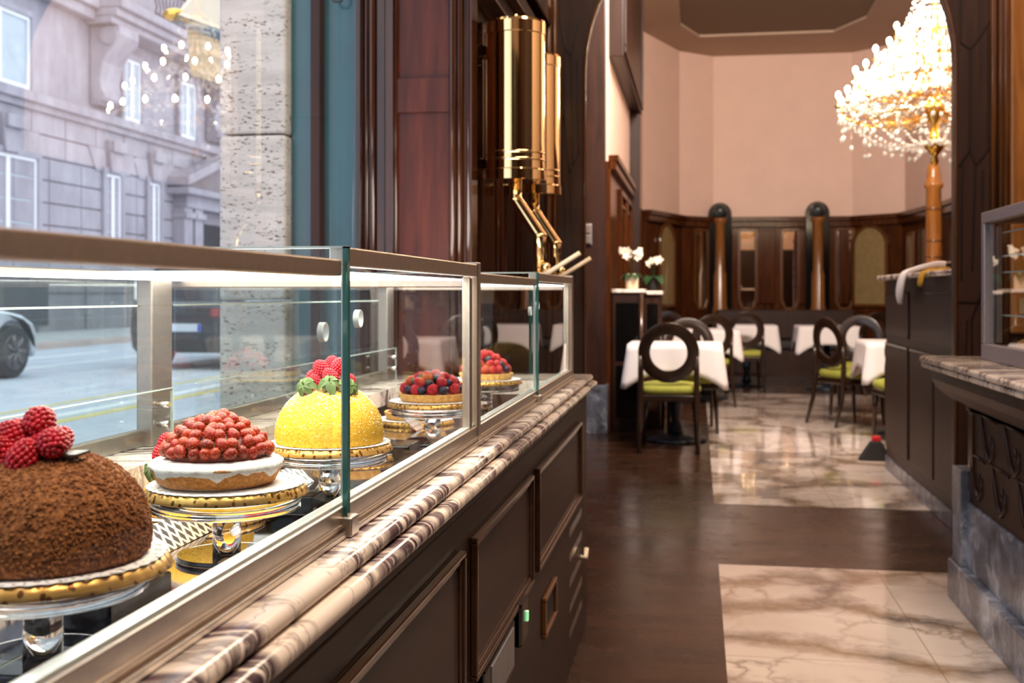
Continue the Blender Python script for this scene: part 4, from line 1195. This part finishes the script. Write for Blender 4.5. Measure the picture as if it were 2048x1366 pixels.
B(X1-.01, X1, Y0, Y1-w, Z0, Z1-.02).build('back_panel', M['wood_amber'], rd)
for z in (1.045, 1.19, 1.245, 1.325):
    sh = B(X0+.06, X1-.02, Y0+.05, Y1-.05, z, z+.006).build('shelf', M['pane'], rd)
    B(X0+.056, X0+.06, Y0+.05, Y1-.05, z, z+.006).build('shelf_edge', M['gedge_l'] if z != 1.245 else M['white'], sh)
k = 0
for z, n in ((.9155, 6), (1.0515, 4)):
    for j in range(n):
        y = 3.98-.10*j
        if z < 1:
            o = MB().lathe([(.028,0),(.036,.02),(.038,.03),(.03,.045),(.012,.055),(.002,.056)], seg=18, fn=lambda a, zz: 1+.05*sin(7*a)).build('pastry', M['crust'], loc=(X0+.12, y, z))
            tag(o, 'small brown baked pastry on the floor of the right case', 'pastry', 'pastries in the right case')
        else:
            o = B(-.03, .03, -.035, .035, 0, .055).build('biscuit_box', M['sugar'] if j % 2 else M['crust2'], loc=(X0+.13, y, z), bevel=.006)
            tag(o, 'small pale square cake on lower glass shelf of right case' if j % 2 else 'small golden square cake on lower glass shelf of right case', 'pastry', 'pale squares in the right case' if j % 2 else 'golden squares in the right case')

# ------------------------------------------------------------------ service desk beyond the arch
dk = thing('service_desk', 'tall dark panelled service desk with white marble top beyond arch', 'desk', (0, 0, 0))
DX, DY0, DY1 = 1.19, 5.34, 7.5
B(DX, 1.85, DY0, DY1, .09, 1.205).build('carcass', M['wood_desk'], dk, bevel=.004)
for y0, y1 in ((5.38, 5.95), (6.0, 6.62), (6.70, 7.46)):
    B(DX-.014, DX, y0, y1, .17, .80).build('door', M['wood_desk'], dk, bevel=.006)
m = MB()
for y0, y1 in ((5.38, 6.62), (6.70, 7.46)): m.box(DX-.010, DX, y0, y1, .86, 1.12)
m.build('fascia_panel', M['wood_desk'], dk, bevel=.006)
m = MB()
for y0, y1 in ((5.38, 6.62), (6.70, 7.46)): m.box(DX-.016, DX-.004, y0, y1, .80, .812); m.box(DX-.014, DX-.004, y0, y1, 1.12, 1.13)
m.build('bead', M['wood_trim_d'], dk)
B(DX-.006, 1.85, DY0, DY1+.01, 0, .09).build('plinth', M['green_stone'], dk, bevel=.004)
B(DX-.05, 1.88, DY0-.03, DY1+.05, 1.206, 1.236).build('top', M['marble'], dk, bevel=.01, seg=3)
# cloth over the desk edge
nk = MB(); rows = []
path = [(1.42, 1.252), (1.34, 1.30), (1.26, 1.285), (1.19, 1.262), (1.135, 1.245), (1.118, 1.215), (1.105, 1.16), (1.10, 1.11), (1.108, 1.065)]
wd = [.05, .09, .10, .09, .07, .075, .085, .085, .03]
vs = []
for (x, z), w_ in zip(path, wd):
    for j in range(9):
        f = j/8-.5; vs.append((x+.012*sin(j*1.9), 6.55+f*2*w_+.10*(x-1.1), z+.010*cos(j*2.1)))
nk.add(vs, [(i*9+j, i*9+j+1, (i+1)*9+j+1, (i+1)*9+j) for i in range(len(path)-1) for j in range(8)], True)
o = nk.build('napkin', M['linen'], sub=1); s = o.modifiers.new('thick', 'SOLIDIFY'); s.thickness = .012
tag(o, 'white napkin hanging over the edge of the service desk', 'napkin')
m = MB(); vs = []
for i, (x, z) in enumerate([(1.36, 1.242), (1.28, 1.262), (1.2, 1.246), (1.128, 1.242), (1.118, 1.20), (1.115, 1.16)]):
    for j in range(6): vs.append((x, 6.02+.16*(j/5-.5)*(1-.08*i), z+.006*sin(j*2)))
m.add(vs, [(i*6+j, i*6+j+1, (i+1)*6+j+1, (i+1)*6+j) for i in range(5) for j in range(5)], True)
o = m.build('yellow_cloth', flat('yellow_cloth', lin(206,158,40), .8), sub=1); s = o.modifiers.new('thick', 'SOLIDIFY'); s.thickness = .01
tag(o, 'small yellow cloth beside the napkin on the service desk', 'cloth')
t = thing('serving_tray', 'dark tray with rim lying on the service desk', 'tray', (1.45, 5.85, 1.237))
B(-.2, .2, -.26, .2, 0, .05).build('base', M['black'], t, bevel=.012); B(-.17, .12, -.2, .1, .051, .075).build('folded_paper', M['white'], t, bevel=.004)
# broom head by the desk foot
t = thing('hand_brush', 'black floor brush with red handle top by the desk foot', 'brush', (1.165, 7.86, 0))
m = MB(); m.add([(-.10,-.05,0),(.12,-.05,0),(.12,.05,0),(-.10,.05,0),(-.02,-.03,.13),(.05,-.03,.13),(.05,.03,.13),(-.02,.03,.13)], [(3,2,1,0),(4,5,6,7),(0,1,5,4),(1,2,6,5),(2,3,7,6),(3,0,4,7)])
m.build('bristles', M['blackm'], t, bevel=.006)
B(-.012, .045, -.025, .025, .13, .165).build('handle', flat('red_plastic', lin(190,30,40), .4), t, bevel=.008)

# ------------------------------------------------------------------ sideboard with orchids, left of the tea room
sb = thing('sideboard', 'tall dark sideboard with marble top carrying the white orchid pot', 'sideboard', (0, 0, 0))
SY, SX0, SX1 = 9.2, -.695, -.31
B(SX0, -.44, SY, SY+.7, .0, 1.13).build('carcass', M['wood_dark'], sb, bevel=.006)
B(-.44, SX1, SY+.25, SY+.7, .0, 1.115).build('side_wing', M['wood_dark'], sb, bevel=.006)
for z0, z1 in ((.58, 1.05), (.12, .54)): B(-.66, -.475, SY-.012, SY, z0, z1).build('door', M['black'], sb, bevel=.006)
B(-.42, -.33, SY+.24, SY+.25, .5, 1.04).build('wing_door', M['black'], sb, bevel=.004)
m = MB(); m.box(SX0, -.425, SY-.02, SY+.72, 1.131, 1.16); m.box(-.425, SX1+.02, SY+.22, SY+.72, 1.116, 1.145)
m.build('top', M['marble'], sb, bevel=.005)
m = MB(); m.tube([(-.455, SY-.015, .1), (-.455, SY-.015, 1.12)], .018, 10); m.build('corner_moulding', M['wood_trim_d'], sb)
M['petal'] = flat('orchid_petal', lin(226,216,196), .7, var=.05)
M['orchleaf'] = flat('orchid_leaf', lin(34,62,34), .4, var=.2)
def orchid(label, x, y, z, pot, nst, H, nfl, spread):
    t = thing('orchid', label, 'orchid', (x, y, z), 0)
    MB().lathe([(.044,0),(.052,.01),(.054,.10),(.050,.125),(.046,.125),(.044,.11),(.01,.108)], seg=28).build('pot', pot, t)
    m = MB(); leafset(m, (0,0,.12), 6, .12, .55); m.build('leaves', M['orchleaf'], t)
    m = MB(); f = MB()
    for k in range(nst):
        a = 2*PI*k/nst+.6
        pts = [(0,0,.11), (.02*cos(a),.02*sin(a),.11+H*.5), (spread*.5*cos(a), spread*.5*sin(a), .11+H*.9), (spread*cos(a), spread*sin(a), .11+H)]
        m.tube(pts, .003, 6)
        for j in range(nfl):
            q = j/max(1, nfl-1); c = Vector(pts[2]).lerp(Vector(pts[3]), q)+Vector((random.uniform(-.03,.03), random.uniform(-.03,.03), random.uniform(-.03,.02)))
            R3 = Matrix.Rotation(random.uniform(.9, 1.9), 3, 'X') @ Matrix.Rotation(random.random()*6, 3, 'Z')
            R3 = Matrix.Rotation(random.uniform(-.7, .7), 3, 'Z') @ R3
            leafset(f, c, 5, .036, .1, R3)
            f.ball(tuple(c), .006, 8, 6)
    m.build('stems', M['orchleaf'], t); f.build('flowers', M['petal'], t)
    return t
orchid('white orchid in a cream pot on the sideboard', -.54, 9.36, 1.161, M['cream'], 2, .20, 6, .07)
orchid('second small white orchid with dark pot behind, by the arched panel', -.375, 9.65, 1.146, M['blackm'], 3, .17, 2, .05)
t = orchid('pale orchid spray on a stand behind the service desk', 1.86, 10.2, .98, M['cream'], 2, .10, 4, .05)
st = thing('flower_stand', 'slim dark stand carrying the pale orchid behind the desk', 'stand', (1.86, 10.2, 0))
MB().lathe([(.14,0),(.14,.02),(.03,.05),(.03,.93),(.14,.955),(.14,.979)], seg=24).build('pedestal', M['wood_dark'], st)

# ------------------------------------------------------------------ tea tables and oval back chairs
def cloth_mesh(h, drop, corner):
    m = MB(); n = 72; rings = 7; vs = []
    for i in range(rings):
        f = i/(rings-1)
        for k in range(n):
            a = 2*PI*(k+.5)/n; c, s = cos(a), sin(a); q = max(abs(c), abs(s))
            ex, ey = c/q*h, s/q*h
            cf = (min(abs(c), abs(s))/q)**3
            out = .02*f + .05*f*cf + .008*f*sin(k*PI/3)
            L = math.hypot(ex, ey)
            vs.append((ex*(1+out/L), ey*(1+out/L), .745-(drop+(corner-drop)*cf)*f + (0 if i else .0)))
    o = 0
    m.add(vs, [(i*n+k, i*n+(k+1) % n, (i+1)*n+(k+1) % n, (i+1)*n+k) for i in range(rings-1) for k in range(n)], True)
    m.add([(0, 0, .7452)] + [(vs[k][0], vs[k][1], .745) for k in range(n)], [(0, 1+k, 1+(k+1) % n) for k in range(n)], False)
    return m
tabs = [(-.17, 8.70, 'table nearest, left of the marble aisle'), (.08, 12.2, 'second table in the left row'), (.58, 13.9, 'table before the mirror wall in the middle'), (1.50, 13.7, 'table before the right wall column'), (1.64, 9.35, 'table partly hidden by the service desk')]
tb0 = thing('tea_table', 'square pedestal table, '+tabs[0][2], 'table', (tabs[0][0], tabs[0][1], 0), 0, 'pedestal tea tables')
B(-.33, .33, -.33, .33, .71, .742).build('tabletop', M['wood_dark'], tb0, bevel=.006)
M['castiron'] = flat('dark_blue_cast_iron', lin(38,46,58), .35, .4, var=.1)
MB().lathe([(.02,.03),(.06,.05),(.05,.1),(.03,.16),(.05,.26),(.055,.36),(.035,.42),(.03,.71)], seg=24).build('pedestal', M['castiron'], tb0)
MB().lathe([(.225,0),(.235,.008),(.22,.025),(.08,.045),(.03,.06)], seg=40).build('foot', M['castiron'], tb0)
cl0 = cloth_mesh(.345, .21, .36).build('tablecloth', M['linen'], loc=(tabs[0][0], tabs[0][1], 0)); tag(cl0, 'white tablecloth over the '+tabs[0][2], 'tablecloth', 'white tablecloths')
s_ = cl0.modifiers.new('thick', 'SOLIDIFY'); s_.thickness = .004
for x, y, l in tabs[1:]:
    dup(tb0, (x, y, 0), label='square pedestal table, '+l); dup(cl0, (x, y, 0), label='white tablecloth over the '+l)

def make_chair(label):
    t = thing('oval_back_chair', label, 'chair', (0, 0, 0), 0, 'oval back tea chairs')
    # ring back, slightly reclined and curved
    m = MB(); n = 44; vs = []
    for k in range(n):
        a = 2*PI*k/n
        for (ra, rb, dy) in ((.215, .215, -.014), (.215, .215, .014), (.130, .128, .014), (.130, .128, -.014)):
            x, z = ra*cos(a), rb*sin(a)
            vs.append((x, dy+.30*x*x-.16*z, z))
    m.add(vs, [(k*4+j, k*4+(j+1) % 4, ((k+1) % n)*4+(j+1) % 4, ((k+1) % n)*4+j) for k in range(n) for j in range(4)], True)
    m.v = [(x, y-.225, z+.705) for x, y, z in m.v]
    m.build('backrest', M['wood_chair'], t, bevel=.005)
    s = MB(); n = 40; prof = [(.0, .405), (.92, .405), (1.0, .425), (1.0, .445), (.94, .468), (.6, .482), (.0, .486)]
    vs = []
    for r, z in prof:
        for k in range(n):
            a = 2*PI*k/n; q = (abs(cos(a))**4+abs(sin(a))**4)**.25
            vs.append((.225*r*cos(a)/q, .215*r*sin(a)/q, z))
    s.add(vs, [(i*n+k, i*n+(k+1) % n, (i+1)*n+(k+1) % n, (i+1)*n+k) for i in range(len(prof)-1) for k in range(n)], True)
    s.build('seat', M['lime'], t)
    f = MB(); f.box(-.205, .205, -.20, .19, .355, .405); f.build('seat_frame', M['wood_chair'], t, bevel=.01)
    for sx in (-1, 1):
        r_ = MB(); r_.tube([(sx*.205, -.30, 0), (sx*.200, -.235, .22), (sx*.195, -.215, .42), (sx*.196, -.210, .58), (sx*.200, -.225, .68)], [.014, .019, .022, .020, .012], 8); r_.build('leg', M['wood_chair'], t)
        r_ = MB(); r_.tube([(sx*.195, .20, 0), (sx*.185, .175, .25), (sx*.18, .165, .37)], [.012, .019, .024], 8); r_.build('leg', M['wood_chair'], t)
    return t
chairs = [(-.205, 8.24, 0.0, 'oval back chair with lime seat nearest, back to the camera'),
          (-.06, 9.30, PI+.1, 'oval back chair on the far side of the nearest table'),
          (-.42, 12.9, PI*.9, 'oval back chair at far left beyond the sideboard'),
          (.07, 11.50, .35, 'oval back chair in front of second left row table'),
          (.52, 13.26, .05, 'oval back chair before the middle mirror wall table'),
          (1.29, 10.02, -1.05, 'oval back chair turned sideways at table by the desk'),
          (1.45, 10.85, PI-.3, 'oval back chair on far side of the table by desk'),
          (1.54, 8.80, .1, 'oval back chair half hidden behind the service desk corner'),
          (1.80, 13.05, .6, 'oval back chair at table before the right wall column')]
c0 = make_chair(chairs[0][3]); c0.location = (*chairs[0][:2], 0)
for x, y, r, l in chairs[1:]: dup(c0, (x, y, 0), (0, 0, r), label=l)

# ------------------------------------------------------------------ crystal chandelier
HX, HY = 1.66, 8.38
ch_ = thing('chandelier', 'large crystal chandelier with glowing candle bulbs over the tea room', 'chandelier', (HX, HY, 0))
MB().lathe([(.01,2.03),(.03,2.06),(.02,2.10),(.05,2.14),(.09,2.18),(.04,2.22),(.03,2.35),(.07,2.42),(.08,2.46),(.03,2.52),(.025,2.8),(.06,2.85),(.03,2.92),(.02,3.2),(.10,3.26),(.11,3.3),(.03,3.36),(.012,3.45),(.012,4.5)], seg=20).build('stem', M['gold'], ch_)
tiers = [(.66, 2.44, 18), (.54, 2.62, 14), (.40, 2.77, 10), (.26, 2.92, 8)]
nb = 0
for r, z, n in tiers:
    m = MB(); m.lathe([(r*.55, z-.05), (r*.57, z-.04), (r*.55, z-.03)], seg=40, caps=False); m.build('hoop', M['gold'], ch_)
    for k in range(n):
        a = 2*PI*k/n + z*7; c, s = cos(a), sin(a)
        m = MB(); m.tube([(.03*c, .03*s, z-.02), (r*.35*c, r*.35*s, z-.10), (r*.75*c, r*.75*s, z-.09), (r*.96*c, r*.96*s, z-.02), (r*c, r*s, z+.05)], .006, 6)
        m.lathe([(.03, z+.03), (.022, z+.04), (.008, z+.042), (.008, z+.085)], r*c, r*s, 0, 10)
        am = m.build('arm', M['gold'], ch_)
        b_ = MB(); b_.ball((r*c, r*s, z+.115), .017, 10, 8, (1,1,1.5)); b_.build('bulb', M['bulb'], am)
def strand(p, q, sag, n, sz):
    m = MB(); p, q = Vector(p), Vector(q)
    for i in range(n+1):
        f = i/n; c = p.lerp(q, f); c.z -= sag*4*f*(1-f)
        m.ico(c, sz*(1.0+.5*(i % 3 == 0)), (1, 1, 1.2))
    return m
for (r, z, n), (r2, z2, n2) in zip(tiers, tiers[1:]+[(.12, 3.25, 8)]):
    for k in range(n):
        a = 2*PI*k/n + z*7; c, s = cos(a), sin(a); a2 = a+2*PI/n
        m = strand((r*c, r*s, z+.03), (r2*.98*cos(a+.1), r2*.98*sin(a+.1), z2+.03), .05, 11, .0095)
        m2 = strand((r*c, r*s, z), (r*cos(a2), r*sin(a2), z), .09, 9, .0095); o = len(m.v); m.add(m2.v, m2.f)
        m.build('crystal_strand', M['crystal'], ch_)
for k in range(20):
    a = 2*PI*k/20; c, s = cos(a), sin(a)
    m = strand((.62*c, .62*s, 2.38), (.09*c, .09*s, 2.19), .10, 15, .0105); m.build('crystal_strand', M['crystal'], ch_)
for (r, z, n), (r2, z2, n2) in zip(tiers, tiers[1:]+[(.10, 3.25, 8)]):
    mm = MB()
    for k in range(n*3):
        a = 2*PI*k/(n*3)+.3
        q = strand((r*.93*cos(a), r*.93*sin(a), z+.06), (r2*.8*cos(a+.06), r2*.8*sin(a+.06), z2-.02), .06, 9, .0115); o = len(mm.v); mm.add(q.v, q.f)
    for k in range(n*4):
        a = 2.39996*k; rr = r*math.sqrt((k+2)/(n*4+2)); mm.ico((rr*cos(a), rr*sin(a), z-.02-random.random()*.10), .014, (1,1,1.4))
    mm.build('crystal_curtain', M['crystal'], ch_)['kind'] = 'stuff'
for k in range(44):
    a = 2.39996*k; r = .68*math.sqrt((k+3)/47); z = 2.33-.20*(1-r/.68) + random.uniform(-.03, .03)
    L = random.uniform(.05, .13)
    m = MB(); m.tube([(r*cos(a), r*sin(a), z), (r*cos(a), r*sin(a), z-L)], .0015, 4); m.ico((r*cos(a), r*sin(a), z-L-.018), .016, (1,1,1.5)); m.ico((r*cos(a), r*sin(a), z-L*.4), .008)
    m.build('crystal_drop', M['crystal'], ch_)

# ------------------------------------------------------------------ light
W = bpy.data.worlds.new('sky'); scn.world = W; W.use_nodes = True
nt = W.node_tree; bg = nt.nodes['Background']
bg.inputs[0].default_value = (.80, .86, 1.0, 1); bg.inputs[1].default_value = 2.4
def area(name, loc, size, power, col, rot=(0,0,0), sy=None):
    d = bpy.data.lights.new(name, 'AREA'); d.energy = power; d.color = col; d.size = size
    if sy: d.shape = 'RECTANGLE'; d.size_y = sy
    o = bpy.data.objects.new(name, d); COL.objects.link(o); o.location = loc; o.rotation_euler = rot; return o
WARM = (1.0, .80, .62)
area('ceiling_fill_near', (.5, .6, 4.15), 1.2, 130, WARM)  # added unseen area light without fixture, fills the near counter
area('ceiling_fill_mid', (.5, 3.2, 4.15), 1.2, 115, WARM)  # another added fill under the near ceiling, no fixture modelled
area('ceiling_fill_tea', (.8, 9.4, 4.56), 1.6, 30, WARM)  # added fill that supplements the weak chandelier bulbs
area('wall_fill_far', (.8, 6.6, 4.3), 1.6, 600, (1.0, .84, .72), (math.radians(80), 0, 0), .3)  # added floating panel aimed at the back wall to brighten it; no cove

c = scn.cycles
c.use_denoising = True
c.max_bounces = 10; c.diffuse_bounces = 4; c.glossy_bounces = 6; c.transmission_bounces = 10; c.transparent_max_bounces = 28
c.caustics_reflective = False; c.caustics_refractive = False; c.sample_clamp_indirect = 4; c.blur_glossy = .5
c.use_light_tree = True
vs_ = scn.view_settings; scn.display_settings.display_device = 'sRGB'
vs_.view_transform = 'Standard'; vs_.look = 'None'; vs_.gamma = 1; vs_.use_curve_mapping = False; vs_.exposure = 0
